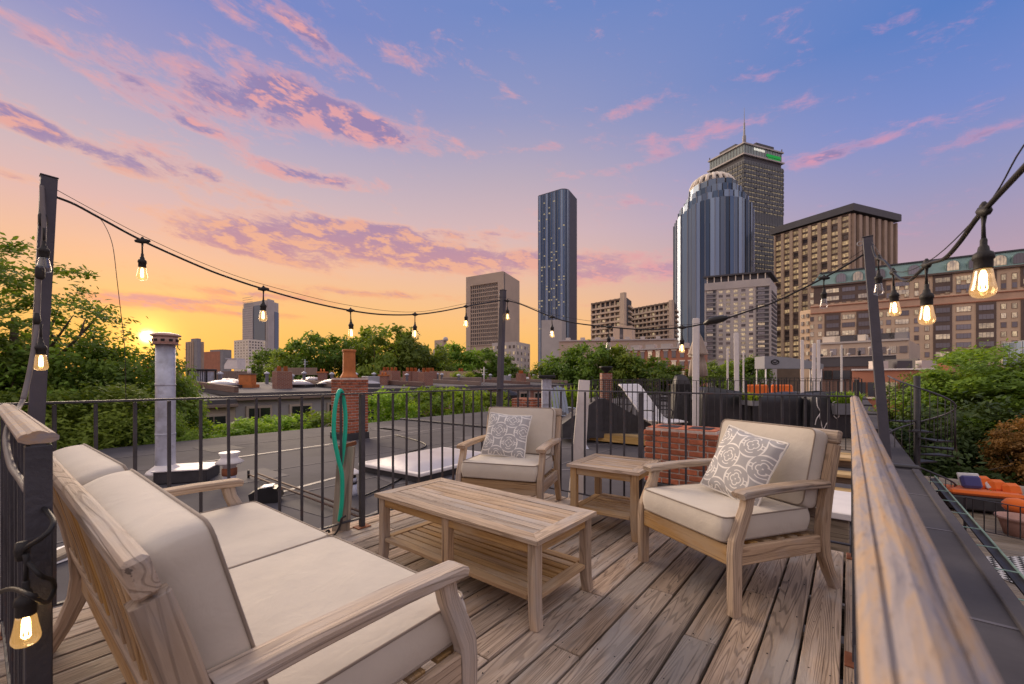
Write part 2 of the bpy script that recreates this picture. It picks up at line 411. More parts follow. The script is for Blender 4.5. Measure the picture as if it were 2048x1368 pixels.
def make_deck():
    P = .141; k = 0; x1 = DU1; nails = MB()
    joints = {1: [.9], 2: [1.62], 3: [.3, 2.6], 4: [1.98], 5: [1.25], 6: [2.3], 7: [1.55, 3.1], 8: [.5, 2.05], 9: [1.3], 10: [2.5], 11: [.8], 12: [1.9]}
    while x1 > DU0:
        x0 = x1 - P + .012
        if x0 < DU0 - .05: break
        js = joints.get(k, [random.uniform(.2, 3.0)])
        ys = [DV0] + sorted(js) + [DV1 + random.uniform(-.012, .012)]
        for a, b in zip(ys, ys[1:]):
            o = MB().box(((x0 + x1) / 2 + random.uniform(-.0008, .0008), (a + b) / 2, -.0175 + random.uniform(-.0012, .0012)), (x1 - x0, b - a - .004, .035), None, .0035, 1).build('plank', M['deck'], deck)
            for yy in [a + .03, b - .03] + [q * .41 for q in range(-3, 9) if a + .15 < q * .41 < b - .15]:
                for xx in (x0 + .028, x1 - .028):
                    nails.lathe([(.0032, -.002), (.0032, .0008)], (xx + random.uniform(-.004, .004), yy + random.uniform(-.006, .006), 0.0006), 6, False)
        x1 -= P; k += 1
    n = nails.build('nail_heads', M['black'], deck); n['kind'] = 'stuff'
    for y in [DV0 + .05 + .405 * i for i in range(13)]:
        if y < DV1 - .1: MB().box(((DU0 + DU1) / 2, y, -.11), (DU1 - DU0 - .1, .04, .14)).build('joist', M['plankold'], deck)
    MB().box(((DU0 + DU1) / 2, DV1 - .06, -.12), (DU1 - DU0, .035, .16), None, .003).build('fascia', M['deck'], deck)
    MB().box((DU0 + .03, (DV0 + DV1) / 2, -.12), (.035, DV1 - DV0 - .08, .16), None, .003).build('fascia', M['deck'], deck)
    MB().box((DU1 - .03, (DV0 + DV1) / 2, -.12), (.035, DV1 - DV0 - .08, .16), None, .003).build('fascia', M['deck'], deck)
    for x in (DU0 + .2, -1.5, DU1 - .2):
        for y in (DV0 + .2, 1.1, DV1 - .25): MB().box((x, y, -.345), (.09, .09, .35)).build('support_block', M['plankold'], deck)
make_deck()
ROOFZ = -.52

def railing(name, label, a, b, bars, posts, ztop=1.04, cap=None, plates=True, zb=.075, post_w=.036, bw=.015, mat='rustiron', base_z=0.0, top=(.034, .011)):
    a, b = Vector((*a, 0)), Vector((*b, 0)); d = (b - a); L = d.length; d.normalize()
    r = root(name, label, 'railing', (a.x, a.y, base_z))
    Z = Vector((0, 0, 1)); o = Vector((a.x, a.y, 0))
    m = M[mat]; A = a - o
    if cap: cap(r, A, d, L)
    else:
        MB().beam(A + Z * (ztop - top[1] / 2), A + d * L + Z * (ztop - top[1] / 2), top[0], top[1], ch=.002).build('top_rail', m, r)
    zt = ztop - (.03 if cap else top[1])
    MB().beam(A + Z * zb, A + d * L + Z * zb, .026, .010, ch=.001).build('bottom_rail', m, r)
    src = None
    for t in bars:
        p = A + d * t
        if src is None:
            src = MB().box((0, 0, (zt + zb) / 2), (bw, bw, zt - zb - .008), None, .0015).build('baluster', m, r); src.location = p; src.rotation_euler.z = math.atan2(d.y, d.x) + .02
        else:
            inst(src, r, p, (random.uniform(-.006, .006), random.uniform(-.006, .006), math.atan2(d.y, d.x) + random.uniform(-.12, .12)))
    for t in posts:
        p = A + d * t
        MB().box(p + Z * (zt / 2 + .002), (post_w, post_w, zt - .008), rotz(math.atan2(d.y, d.x)), .002).build('post', m, r)
        if plates:
            pl = MB().box(p + Z * .005, (.11, .085, .008), rotz(math.atan2(d.y, d.x)), .002)
            pl.build('base_plate', M['rust'], r)
    return r
def fr(a, b, s): 
    out = []; 
    while a < b: out.append(a); a += s
    return out
railing('iron_railing', 'thin black iron railing along the sofa end of the deck, green hose over it', (-2.955, .02), (-2.955, 3.5),
        [.205 + .1455 * i for i in range(11) ] + [1.98 + .136 * i for i in range(11)], [.06, 1.83])
railing('iron_railing', 'thin black iron railing behind the small side table, between two poles', (-2.965, 3.5), (.022, 3.5),
        [.135 + .1295 * i for i in range(22) if abs(.135 + .1295 * i - 1.58) > .05], [0.0, 1.58])
def capfn(w, hgt=.022):
    def f(r, A, d, L):
        nx = Vector((d.y, -d.x, 0))                       # to the right of travel
        prof = [(-w / 2, -.004), (-w / 2 - .001, .004), (-w * .42, .010), (-w * .30, .0125), (-w * .27, .0105), (-w * .12, .016), (w * .02, .0175), (w * .14, .0160), (w * .27, .0105), (w * .30, .0125), (w * .42, .010), (w / 2 + .001, .004), (w / 2, -.004), (w * .3, -.010), (-w * .3, -.010)]
        mb = MB(); n = len(prof); K = max(2, int(L / .12)); vs = []
        for i in range(K + 1):
            for x, z in prof:
                vs.append(A + d * (L * i / K) + nx * (x + random.uniform(-.0003, .0003)) + Vector((0, 0, 1.04 - .0175 + z + random.uniform(-.0003, .0003))))
        fs = [(i * n + k, i * n + (k + 1) % n, (i + 1) * n + (k + 1) % n, (i + 1) * n + k) for i in range(K) for k in range(n)]
        fs += [tuple(range(n)), tuple(K * n + k for k in range(n - 1, -1, -1))]
        mb.add(vs, fs); mb.build('cap_rail', M['caprail'], r)
        MB().beam(A + Vector((0, 0, 1.04 - .034)), A + d * L + Vector((0, 0, 1.04 - .034)), .022, .010).build('channel', M['rustiron'], r)
    return f
railing('cap_railing', 'iron railing with wide worn brown cap rail, close beside the dark roof edge', (.026, -.75), (.026, 3.515),
        fr(.12, 4.2, .118), [.03, 1.05, 2.96, 4.245], cap=capfn(.044), bw=.014)
railing('cap_railing', 'short iron railing with worn cap and end post, wound with black light cable', (-2.93, .075), (-1.34, .08),
        fr(.07, 1.52, .092), [1.572], cap=capfn(.058), bw=.013, post_w=.04)
def pole(name, label, p0, p1, w):
    r = root(name, label, 'pole', p0)
    MB().beam((0, 0, 0), p1 - p0, w, w, up=(0, 1, 0), ch=.003).build('shaft', M['pole'], r)
    d = (p1 - p0).normalized()
    MB().beam(p1 - p0 + d * .001, p1 - p0 + d * .006, w + .006, w + .006, up=(0, 1, 0), ch=.002).build('cap', M['pole'], r)
    t = p1 - p0 - d * .03
    e = MB().tube([t + Vector((cos(a) * .014 - w / 2 - .014, 0, sin(a) * .014)) for a in [i * pi / 6 for i in range(13)]], .0028, 6)
    e.build('eye_hook', M['galv'], r)
    for q in (.12, .5):
        MB().beam(d * (q - .012), d * (q + .012), w + .007, w + .007, up=(0, 1, 0), ch=.002).build('strap', M['iron'], r)
    return r
PL0, PL1 = pz(72, 850, 1.97), pz(98, 356, 1.95)
PL0 = PL0 + (PL0 - PL1) * ((PL0.z - .01) / (PL1.z - PL0.z))
PC0, PC1 = pz(999, 812, 4.62), pz(1006, 581, 4.60)
PC0 = PC0 + (PC0 - PC1) * ((PC0.z - .01) / (PC1.z - PC0.z))
PR0, PR1 = pz(1768, 868, 2.62), pz(1735, 476, 2.72)
PR0 = PR0 + (PR0 - PR1) * ((PR0.z - .012) / (PR1.z - PR0.z))
pole('light_pole', 'dark steel pole leaning slightly, holding string lights beside the tall tree', PL0, PL1, .053)
pole('light_pole', 'thin dark pole behind the chair in the deck corner', PC0, PC1, .055)
pole('light_pole', 'dark pole standing outside the wide cap rail, tan hotel behind it', PR0, PR1, .05)
# ---------------------------------------------------------------- teak furniture
def fabmat(name, base):
    m, w, b = newmat(name); v = coords(w, 'Object')
    n = w.noise(v, 5, 6, .62); wv = w.noise(w.v('MULTIPLY', v, (900, 900, 900)), 1, 1)
    c = w.ramp(n, [(.28, tuple(x * .92 for x in base)), (.5, base), (.72, tuple(min(1, x * 1.05) for x in base))])
    c = w.mix(w.m('MULTIPLY', wv, .12), c, tuple(x * .6 for x in base))
    w.put(b.inputs['Base Color'], c); b.inputs['Roughness'].default_value = .9
    b.inputs['Sheen Weight'].default_value = .25; b.inputs['Specular IOR Level'].default_value = .15
    bp = w.n('ShaderNodeBump'); bp.inputs['Strength'].default_value = .26; bp.inputs['Distance'].default_value = .02
    w.put(bp.inputs['Height'], w.m('ADD', w.m('ADD', w.noise(v, 7, 4, .55, 2, .6), w.m('MULTIPLY', w.noise(w.v('MULTIPLY', v, (26, 9, 14)), 1, 3, .6, 2, .8), .3)), w.m('MULTIPLY', wv, .03))); w.put(b.inputs['Normal'], bp.outputs[0])
    return m
M['cushion'] = fabmat('beige_canvas', (.62, .56, .48))
M['piping'] = fabmat('cushion_piping', (.30, .245, .20))
def pillowmat():
    m, w, b = newmat('grey_trellis_print'); v = coords(w, 'gr')
    x, y, _ = w.sep(v)
    s = 3.9
    X = w.m('MULTIPLY', x, s); Y = w.m('MULTIPLY', y, s)
    def cell(v_, o=0.0): return w.m('SUBTRACT', w.m('FRACT', w.m('ADD', v_, o + 20)), .5)
    def ln(a, b_): return w.m('SQRT', w.m('ADD', w.m('MULTIPLY', a, a), w.m('MULTIPLY', b_, b_)))
    def quatre(cx, cy, o, r):
        d = None
        for q, t in ((o, 0), (-o, 0), (0, o), (0, -o)):
            e = ln(w.m('SUBTRACT', cx, q), w.m('SUBTRACT', cy, t)); d = e if d is None else w.m('MINIMUM', d, e)
        return w.m('SUBTRACT', d, r)
    lines = []
    for o in (0.0, .5):
        cx, cy = cell(w.m('MULTIPLY', w.m('ADD', X, Y), .5), o), cell(w.m('MULTIPLY', w.m('SUBTRACT', X, Y), .5), o)
        ux, uy = w.m('ADD', cx, cy), w.m('SUBTRACT', cx, cy)
        if o == 0.0:
            d1 = quatre(ux, uy, .16, .15); lines.append(w.m('ABSOLUTE', d1))
            d2 = w.m('ABSOLUTE', w.m('SUBTRACT', d1, .155))
            gap = w.sstep(w.m('ABSOLUTE', w.m('SUBTRACT', w.m('ABSOLUTE', ux), w.m('ABSOLUTE', uy))), .16, .10)
            lines.append(w.m('ADD', d2, gap))
        else:
            ax = w.m('POWER', w.m('ADD', w.m('ABSOLUTE', cx), .001), .62); ay = w.m('POWER', w.m('ADD', w.m('ABSOLUTE', cy), .001), .62)
            lines.append(w.m('MULTIPLY', w.m('ABSOLUTE', w.m('SUBTRACT', w.m('ADD', ax, ay), .62)), .45))
            sq = w.m('MAXIMUM', w.m('ABSOLUTE', w.m('SUBTRACT', w.m('ABSOLUTE', ux), .44)), w.m('ABSOLUTE', uy))
            lines.append(w.m('ABSOLUTE', w.m('SUBTRACT', sq, .085)))
    d = lines[0]
    for l in lines[1:]: d = w.m('MINIMUM', d, l)
    mk = w.sstep(d, .034, .018)
    n = w.noise(w.v('MULTIPLY', v, (260, 260, 1)), 1, 2)
    g = w.ramp(n, [(.3, (.36, .35, .35)), (.7, (.46, .45, .46))])
    w.put(b.inputs['Base Color'], w.mix(mk, g, (.82, .79, .75)))
    b.inputs['Roughness'].default_value = .9; b.inputs['Specular IOR Level'].default_value = .15
    bp = w.n('ShaderNodeBump'); bp.inputs['Strength'].default_value = .3; bp.inputs['Distance'].default_value = .003
    w.put(bp.inputs['Height'], w.m('ADD', mk, w.m('MULTIPLY', n, .3))); w.put(b.inputs['Normal'], bp.outputs[0])
    return m
M['pillow'] = pillowmat()
M['pipewhite'] = fabmat('white_piping', (.78, .75, .70))

def cushion(parent, name, c, d, Mx=None, puff=.018, r=.035, nu=16, nv=16, pipe=True, seed=0):
    """box cushion: d = (width, depth, thickness); thickness along local z"""
    Mx = Mx or Matrix.Identity(3); c = Vector(c); rnd = random.Random(seed)
    ph = [rnd.uniform(0, 6) for _ in range(6)]
    W, D, T = d; mb = MB(); n = 20
    def surf(side):
        rows = []
        for j in range(nv + 1):
            row = []
            for i in range(nu + 1):
                # denser towards the edge
                u = -cos(pi * i / nu) * .6 + (2 * i / nu - 1) * .4; v = -cos(pi * j / nv) * .6 + (2 * j / nv - 1) * .4
                # round the corners in plan
                x, y = u * W / 2, v * D / 2
                R_ = .035
                ex, ey = max(0, abs(x) - (W / 2 - R_)), max(0, abs(y) - (D / 2 - R_))
                l = math.hypot(ex, ey)
                if l > 1e-9:
                    f = max(ex, ey) / l
                    x = math.copysign(min(abs(x), W / 2 - R_) + ex * f, x); y = math.copysign(min(abs(y), D / 2 - R_) + ey * f, y)
                e = (1 - abs(u) ** 4) * (1 - abs(v) ** 4)
                edge = min(W / 2 - abs(x), D / 2 - abs(y))
                bulge = puff * e ** .7
                wr = .0026 * sin(x * 23 + ph[0] + y * 11 + 2 * sin(y * 7)) * e + .005 * math.exp(-((x + y * .4 - .12) * 16) ** 2) * e - .004 * math.exp(-((x - y * .3 + .15) * 20) ** 2) * e + .0018 * sin(y * 26 + ph[1] - x * 7) * e + .004 * sin(x * 6 + ph[2]) * sin(y * 5 + ph[3]) * e
                row.append(Vector((x, y, side * (T / 2 + bulge + wr * .8))))
            rows.append(row)
        return rows
    top, bot = surf(1), surf(-1)
    def put(rows, flip):
        vs = [p for r_ in rows for p in r_]; m = nu + 1
        fs = [(j * m + i, j * m + i + 1, (j + 1) * m + i + 1, (j + 1) * m + i) for j in range(nv) for i in range(nu)]
        if flip: fs = [f[::-1] for f in fs]
        mb.add([Mx @ p + c for p in vs], fs, Mx.transposed(), True, Vector((0, 0, 0)))
    put(top, False); put(bot, True)
    ring = lambda rows: [rows[0][i] for i in range(nu)] + [rows[j][nu] for j in range(nv)] + [rows[nv][nu - i] for i in range(nu)] + [rows[nv - j][0] for j in range(nv)]
    rt, rb = ring(top), ring(bot); m = len(rt); vs = []; K = 6
    for k in range(K + 1):
        t = k / K
        for a, b in zip(rb, rt):
            p = a.lerp(b, t); q = Vector((p.x, p.y, 0)); o = q.normalized() if q.length else q
            bl = .010 * sin(pi * t) + .0012 * sin(p.x * 17 + p.y * 23 + ph[4])*sin(pi*t)
            nx = Vector((math.copysign(1, p.x) if W / 2 - abs(p.x) < .02 else 0, math.copysign(1, p.y) if D / 2 - abs(p.y) < .02 else 0, 0))
            vs.append(p + nx * bl)
    fs = [(k * m + i, k * m + (i + 1) % m, (k + 1) * m + (i + 1) % m, (k + 1) * m + i) for k in range(K) for i in range(m)]
    mb.add([Mx @ p + c for p in vs], fs, Mx.transposed(), True, Vector((0, 0, 0)))
    o = mb.build(name, M['cushion'], parent)
    if pipe:
        for rr in (rt, rb):
            pts = [Mx @ Vector((p.x * 1.002, p.y * 1.002, p.z)) + c for p in rr]; pts.append(pts[0]); pts.append(pts[1])
            MB().tube(pts, .0042, 6, True, False).build('piping', M['piping'], o)
    return o

def seat_frame(r, W, slats_back, ncush, seat_seed=0):
    hx = W / 2; lw = .046
    T, H = M['teak'], M['honey']
    for sx in (-1, 1):
        x = sx * (hx - lw / 2)
        MB().bar([((x, -.345, 0), .058), ((x, -.345, .16), .060), ((x, -.345, .30), .064), ((x, -.338, .355), .066), ((x, -.305, .43), .060), ((x, -.268, .51), .054), ((x, -.255, .566), .056)], lw, (1, 0, 0), .006).build('front_leg', T if sx > 0 else T, r)
        MB().bar([((x, .412, 0), .050), ((x, .355, .10), .054), ((x, .315, .20), .066), ((x, .302, .29), .072), ((x, .308, .38), .072), ((x, .335, .52), .068), ((x, .378, .68), .062), ((x, .408, .785), .058)], lw, (1, 0, 0), .005).build('back_post', T, r)
        xa = sx * (hx - .024)
        MB().bar([((xa, -.318, .576), .030), ((xa, -.30, .582), .036), ((xa, -.1, .588), .036), ((xa, .15, .586), .036), ((xa, .318, .580), .036)], .078, (1, 0, 0), .007).build('arm', T, r)
        MB().beam((x, -.314, .285), (x, .275, .262), .030, .092, ch=.005).build('side_rail', T, r)
    MB().beam((-hx + lw + .001, -.350, .283), (hx - lw - .001, -.350, .283), .030, .098, ch=.006).build('front_rail', H, r)
    MB().beam((-hx + lw + .001, .292, .27), (hx - lw - .001, .292, .27), .030, .085, ch=.005).build('rear_rail', H, r)
    # back: top rail, lower rail, slats following the lean
    lean = math.atan2(.433 - .335, .862 - .52)
    MB().box((0, .420, .826), (W + .004, .038, .074), rotx(-lean), .008).build('top_rail', T, r)
    MB().box((0, .328, .405), (W - 2 * lw - .002, .026, .055), rotx(-lean * .8), .005).build('lower_back_rail', T, r)
    n = slats_back; iw = W - 2 * lw; sp = iw / n
    src = None
    for i in range(n):
        x = -iw / 2 + sp * (i + .5)
        if src is None:
            src = MB().bar([((0, .333, .43), .014), ((0, .352, .53), .014), ((0, .383, .66), .014), ((0, .415, .790), .014)], .036, (1, 0, 0), .003).build('back_slat', H, r); src.location = (x, 0, 0)
        else: inst(src, r, (x, 0, 0))
    for i in range(6):
        y = -.28 + i * .1
        MB().box((0, y, .318 - (y + .28) * .04), (W - 2 * lw - .002, .055, .018), None, .003).build('seat_slat', H, r)
    for k in range(ncush):
        w = (W - 2 * lw - .006) / ncush; xc = -(W - 2 * lw - .006) / 2 + w * (k + .5)
        cushion(r, 'seat_cushion', (xc, -.062, .398), (w - .006, .628, .118), rotx(R(-1.5)), .007, seed=seat_seed + k)
        lb = R(-15.5)
        Mx = rotx(lb) @ rotx(R(90))
        cushion(r, 'back_cushion', (xc, .298, .650 + random.uniform(-.004, .004)), (w - (.004 if ncush == 1 else .05), .425, .115), rotz(random.uniform(-.02, .02) if ncush > 1 else 0) @ Mx, .010, seed=seat_seed + 10 + k)

def dirrot(fx, fz):               # rotation so that local -y points along the camera-plan direction (fx, fz)
    d = c2w(fx, fz); return math.atan2(d.x, -d.y)
RB = dirrot(-.928, -.373); PB = c2w(1.275, 2.50, 0)
RA = dirrot(-.30, -.954); PA = c2w(-.005, 3.75, 0)
chB = root('armchair', 'teak armchair with beige cushions close to the brown cap rail', 'armchair', PB, RB, 'matching teak armchairs')
seat_frame(chB, .715, 6, 1, 3)
chA = root('armchair', 'teak armchair with beige cushions in the far corner behind the coffee table', 'armchair', PA, RA, 'matching teak armchairs')
seat_frame(chA, .735, 6, 1, 4)
sofa = root('loveseat', 'two seat teak sofa with beige cushions and slatted back, seen from behind', 'sofa', (-1.775, .585, 0), pi)
seat_frame(sofa, 1.76, 15, 2, 20)

def throw_pillow(label, parent_loc, rz, lean, roll, size=.43, off=(0, 0, 0), group=None):
    r = root('throw_pillow', label, 'pillow', parent_loc, rz, group)
    mb = MB(); n = 18; S2 = size / 2; pts = {}
    Mx = rotx(R(90) - lean) @ rotz(roll)
    o = Vector(off)
    edge = []
    def P(i, j, sd):
        u, v = 2 * i / n - 1, 2 * j / n - 1
        x = u * S2 * (1 - .07 * (1 - abs(v)) * abs(u) ** 2 ); y = v * S2 * (1 - .07 * (1 - abs(u)) * abs(v) ** 2)
        t = .068 * ((1 - u ** 2) * (1 - v ** 2)) ** .42
        return Vector((x, y, sd * t + .004 * sin(u * 5 + v * 3) * (1 - u * u) * (1 - v * v)))
    for sd in (1, -1):
        vs = [P(i, j, sd) for j in range(n + 1) for i in range(n + 1)]
        fs = [(j * (n + 1) + i, j * (n + 1) + i + 1, (j + 1) * (n + 1) + i + 1, (j + 1) * (n + 1) + i) for j in range(n) for i in range(n)]
        if sd < 0: fs = [f[::-1] for f in fs]
        b0 = len(mb.v); mb.add([Mx @ p + o for p in vs], fs, None, True, Vector((0, 0, 0)))
        for i, p in enumerate(vs): mb.g[b0 + i] = Vector((p.x / size * .95 + .13, p.y / size * .95 + .21, 0))
    mb.build('cover', M['pillow'], r)
    ring = [P(i, 0, 1) for i in range(n)] + [P(n, j, 1) for j in range(n)] + [P(n - i, n, 1) for i in range(n)] + [P(0, n - j, 1) for j in range(n)]
    ring = [Mx @ Vector((p.x * 1.006, p.y * 1.006, 0)) + o for p in ring]; ring += ring[:2]
    MB().tube(ring, .0055, 6, True, False).build('piping', M['pipewhite'], r)
    return r
def local(p, rz, v): return Vector(p) + rotz(rz) @ Vector(v)
throw_pillow('grey pillow with white trellis print on the chair by the cap rail', local(PB, RB, (.045, .05, .452)), RB, R(25), R(-9), .405, (0, 0, .192), 'throw pillows')
throw_pillow('grey pillow with white trellis print on the corner chair', local(PA, RA, (-.055, .03, .455)), RA, R(27), R(-3), .40, (0, 0, .190), 'throw pillows')

def table(name, label, loc, rz, L, W, H, ntop, nshelf, shelf_z, mid, leg=.052):
    r = root(name, label, 'table', loc, rz); T, Hn = M['teak'], M['honey']
    t = .022; bw = .075
    zt = H - t / 2
    # mitred border
    for sx in (-1, 1):
        a, b = L / 2, W / 2
        MB().prism([(sx * a, -b), (sx * a, b), (sx * (a - bw), b - bw), (sx * (a - bw), -b + bw)][::sx], t, None, (0, 0, H - t), Matrix(((0, 1, 0), (1, 0, 0), (0, 0, 1)))).build('top_border', T, r)
        MB().prism([(-a + .0015, sx * b), (a - .0015, sx * b), (a - bw - .0015, sx * (b - bw)), (-a + bw + .0015, sx * (b - bw))][::sx], t, None, (0, 0, H - t)).build('top_border', T, r)
    il, iw = L - 2 * bw, W - 2 * bw; p = iw / ntop
    for i in range(ntop):
        MB().box((0, -iw / 2 + p * (i + .5), zt - .0008), (il - .001, p - .006, t - .003), None, .0025).build('top_slat', T, r)
    ins = .045; lx, ly = L / 2 - ins, W / 2 - ins
    for sx in (-1, 1):
        for sy in (-1, 1):
            MB().bar([((sx * (lx + .012), sy * (ly + .004), 0), leg * .92), ((sx * (lx + .004), sy * (ly + .001), .06), leg * .94), ((sx * lx, sy * ly, .15), leg), ((sx * lx, sy * ly, H - t - .001), leg)], leg, (0, 1, 0), .005).build('leg', Hn if name == 'side_table' else T, r)
    if mid:
        for sy in (-1, 1): MB().bar([((0, sy * (ly + .002), shelf_z - .03), leg * .95), ((0, sy * ly, H - t - .001), leg)], leg, (0, 1, 0), .005).build('mid_leg', T, r)
    ah = .055
    for sy in (-1, 1): MB().beam((-lx + leg / 2 + .001, sy * (ly + .008), H - t - ah / 2 - .001), (lx - leg / 2 - .001, sy * (ly + .008), H - t - ah / 2 - .001), .02, ah, ch=.003).build('apron', Hn, r)
    for sx in (-1, 1): MB().beam((sx * (lx + .006), -ly + leg / 2 + .001, H - t - ah / 2 - .001), (sx * (lx + .006), ly - leg / 2 - .001, H - t - ah / 2 - .001), .02, ah, ch=.003).build('apron', Hn, r)
    sw = W - 2 * ins + .02; slen = L - 2 * ins + .02; b2 = .055
    for sy in (-1, 1): MB().box((0, sy * (sw / 2 - b2 / 2 + .01), shelf_z), (slen - 2 * leg + .02, b2, .024), None, .003).build('shelf_border', Hn, r)
    for sx in (-1, 1): MB().box((sx * (slen / 2 - b2 / 2 + .008), 0, shelf_z - .001), (b2, sw - 2 * leg + .02, .024), None, .003, 1).build('shelf_border', Hn, r)
    il, iw = slen - 2 * b2 + .01, sw - 2 * b2 + .012; p = iw / nshelf
    for i in range(nshelf): MB().box((0, -iw / 2 + p * (i + .5), shelf_z - .001), (il, p - .010, .018), None, .0025).build('shelf_slat', Hn, r)
    return r
ct_c = c2w(-.205, 2.515)
table('coffee_table', 'long slatted teak coffee table with lower shelf in front of the sofa', (ct_c.x, ct_c.y, 0), R(-.5), 1.27, .56, .42, 7, 7, .135, True)
st_c = c2w(.805, 3.33)
table('side_table', 'small square teak side table between the two armchairs', (st_c.x, st_c.y, 0), R(4), .56, .55, .495, 6, 6, .155, False, .05)
# ---------------------------------------------------------------- string lights
def emat(name, col, s):
    m = bpy.data.materials.new(name); m.use_nodes = True; t = m.node_tree; t.nodes.clear(); w = NT(t)
    o = w.n('ShaderNodeOutputMaterial'); e = w.n('ShaderNodeEmission'); e.inputs[0].default_value = (*col, 1); e.inputs[1].default_value = s
    t.links.new(e.outputs[0], o.inputs[0]); m.cycles.emission_sampling = 'NONE'; return m
def bulbglass(name, lit):
    m = bpy.data.materials.new(name); m.use_nodes = True; t = m.node_tree; t.nodes.clear(); w = NT(t)
    o = w.n('ShaderNodeOutputMaterial'); tr = w.n('ShaderNodeBsdfTransparent'); gl = w.n('ShaderNodeBsdfGlossy'); gl.inputs['Roughness'].default_value = .03
    tr.inputs[0].default_value = (1, .90, .74, 1) if lit else (.93, .93, .95, 1)
    lw = w.n('ShaderNodeLayerWeight'); lw.inputs[0].default_value = .35
    f = w.m('ADD', .05, w.m('MULTIPLY', lw.outputs['Facing'], .55), clamp=True)
    mx = w.n('ShaderNodeMixShader'); w.put(mx.inputs[0], f); t.links.new(tr.outputs[0], mx.inputs[1]); t.links.new(gl.outputs[0], mx.inputs[2])
    last = mx.outputs[0]
    if lit:
        e = w.n('ShaderNodeEmission'); e.inputs[0].default_value = (1, .55, .16, 1); e.inputs[1].default_value = .24
        ad = w.n('ShaderNodeAddShader'); t.links.new(last, ad.inputs[0]); t.links.new(e.outputs[0], ad.inputs[1]); last = ad.outputs[0]
    t.links.new(last, o.inputs[0]); m.cycles.emission_sampling = 'NONE'; return m
M['filament'] = emat('glowing_filament', (1, .66, .28), 16)
M['glow'] = emat('glowing_lamp_core', (1, .72, .36), 5)
M['coldfil'] = pm('cold_filament', (.3, .27, .24), .5)
M['glit'] = bulbglass('lit_bulb_glass', True); M['gunlit'] = bulbglass('unlit_bulb_glass', False)
M['socket'] = pm('socket_rubber', (.022, .020, .020), .6, 0, .25, 30, .2, 90)
M['cable'] = pm('black_cable', (.016, .015, .016), .55, 0, .2, 20)
M['greycable'] = pm('grey_conduit', (.16, .14, .14), .6, 0, .2, 10)
BULB = {}
def bulb_parts(lit):
    r = root('string_light', None, None)
    s = MB().lathe([(.006, .0), (.008, -.004), (.008, -.016), (.0115, -.020), (.0135, -.030), (.0205, -.034), (.0235, -.040), (.0238, -.048), (.0205, -.050), (.0205, -.070), (.0198, -.072)], (0, 0, -.052), 18)
    so = s.build('socket', M['socket'], r)
    MB().tube([(0, 0, .004), (.001, 0, -.02), (0, 0, -.054)], [.0075, .0045, .0055], 8).build('drop_cord', M['cable'], so)
    z0 = -.124
    g = MB().lathe([(.0192, 0), (.0205, -.006), (.0232, -.022), (.0268, -.037), (.0288, -.047), (.0278, -.054), (.0225, -.061), (.013, -.0648), (.0005, -.0658)], (0, 0, z0), 20)
    g.build('bulb', M['glit' if lit else 'gunlit'], r)
    fm = MB()
    for k in range(4):
        a = k * pi / 2 + .4; x, y = cos(a) * .0068, sin(a) * .0068
        fm.tube([(x * .4, y * .4, z0 - .002), (x, y, z0 - .012), (x * 1.25, y * 1.25, z0 - .045)], .0014 if lit else .0006, 6)
        b = a + pi / 2
        fm.tube([(x * 1.25, y * 1.25, z0 - .045), (cos(b) * .004, sin(b) * .004, z0 - .049), (cos(b) * .0085, sin(b) * .0085, z0 - .045)], .0013 if lit else .0006, 6)
    fm.build('filament', M['filament' if lit else 'coldfil'], r)
    if lit:
        MB().lathe([(.0015, 0), (.0052, -.006), (.0058, -.016), (.0052, -.028), (.0015, -.034)], (0, 0, z0 - .008), 10).build('glowing_core', M['glow'], r)
    return r
SLIM = .80
BULB[True] = None; BULB[False] = None
def bulb(p, lit, label, tilt=0.0, scale=1.0):
    if BULB[lit] is None: BULB[lit] = r = bulb_parts(lit)
    else: r = copy_tree(BULB[lit])
    r.location = p; r.rotation_euler = (tilt, tilt * .4, random.uniform(0, 6)); r.scale = (scale * .80, scale * .80, scale * 1.02)
    return tag(r, label, 'light bulb', 'bulbs of the string lights')
def plan(v): return Vector((v.x * CT + v.y * ST, -v.x * ST + v.y * CT))
def on_span(A, B, pts):
    a, b = plan(A), plan(B); d = b - a; out = []
    for px, py in pts:
        k = (px - CX) / F
        # X = a.x + t d.x = k (a.y + t d.y)
        t = (k * a.y - a.x) / (d.x - k * d.y); Z = a.y + t * d.y
        out.append(pz(px, py, Z))
    return out
def smooth_path(P, n=6):
    out = []; m = len(P)
    for i in range(m - 1):
        p0, p1, p2, p3 = P[max(i - 1, 0)], P[i], P[i + 1], P[min(i + 2, m - 1)]
        for k in range(n):
            t = k / n
            out.append(.5 * ((2 * p1) + (-p0 + p2) * t + (2 * p0 - 5 * p1 + 4 * p2 - p3) * t * t + (-p0 + 3 * p1 - 3 * p2 + p3) * t ** 3))
    out.append(P[-1]); return out
def span(label, A, B, cable, wire, bulbs, r=.0058):
    P = on_span(A, B, cable); o = P[0].copy()
    rt = root('light_cable', label, 'cable', o)
    MB().tube(smooth_path(P), r, 8).build('cable', M['cable'], rt, True)
    if wire: MB().tube(smooth_path(on_span(A, B, wire)), .0016, 5).build('guy_wire', M['iron'], rt, True)
    for (px, py, lit, lab) in bulbs:
        p = on_span(A, B, [(px, py)])[0]
        if p is None: continue
        h = on_span(A, B, [(px - 4, py)])[0]; d = (p - h).normalized()
        c = MB().tube([p - d * .032, p - d * .018, p - d * .008, p + d * .008, p + d * .018, p + d * .032], [.006, .0105, .013, .013, .0105, .006], 8)
        c.tube([p, p + Vector((0, 0, .014)), p + Vector((0, 0, .022))], [.009, .008, .003], 8)
        c.build('connector', M['socket'], rt, True)
        bulb(p + Vector((0, 0, -.012)), lit, lab, random.uniform(-.05, .05))
    return rt
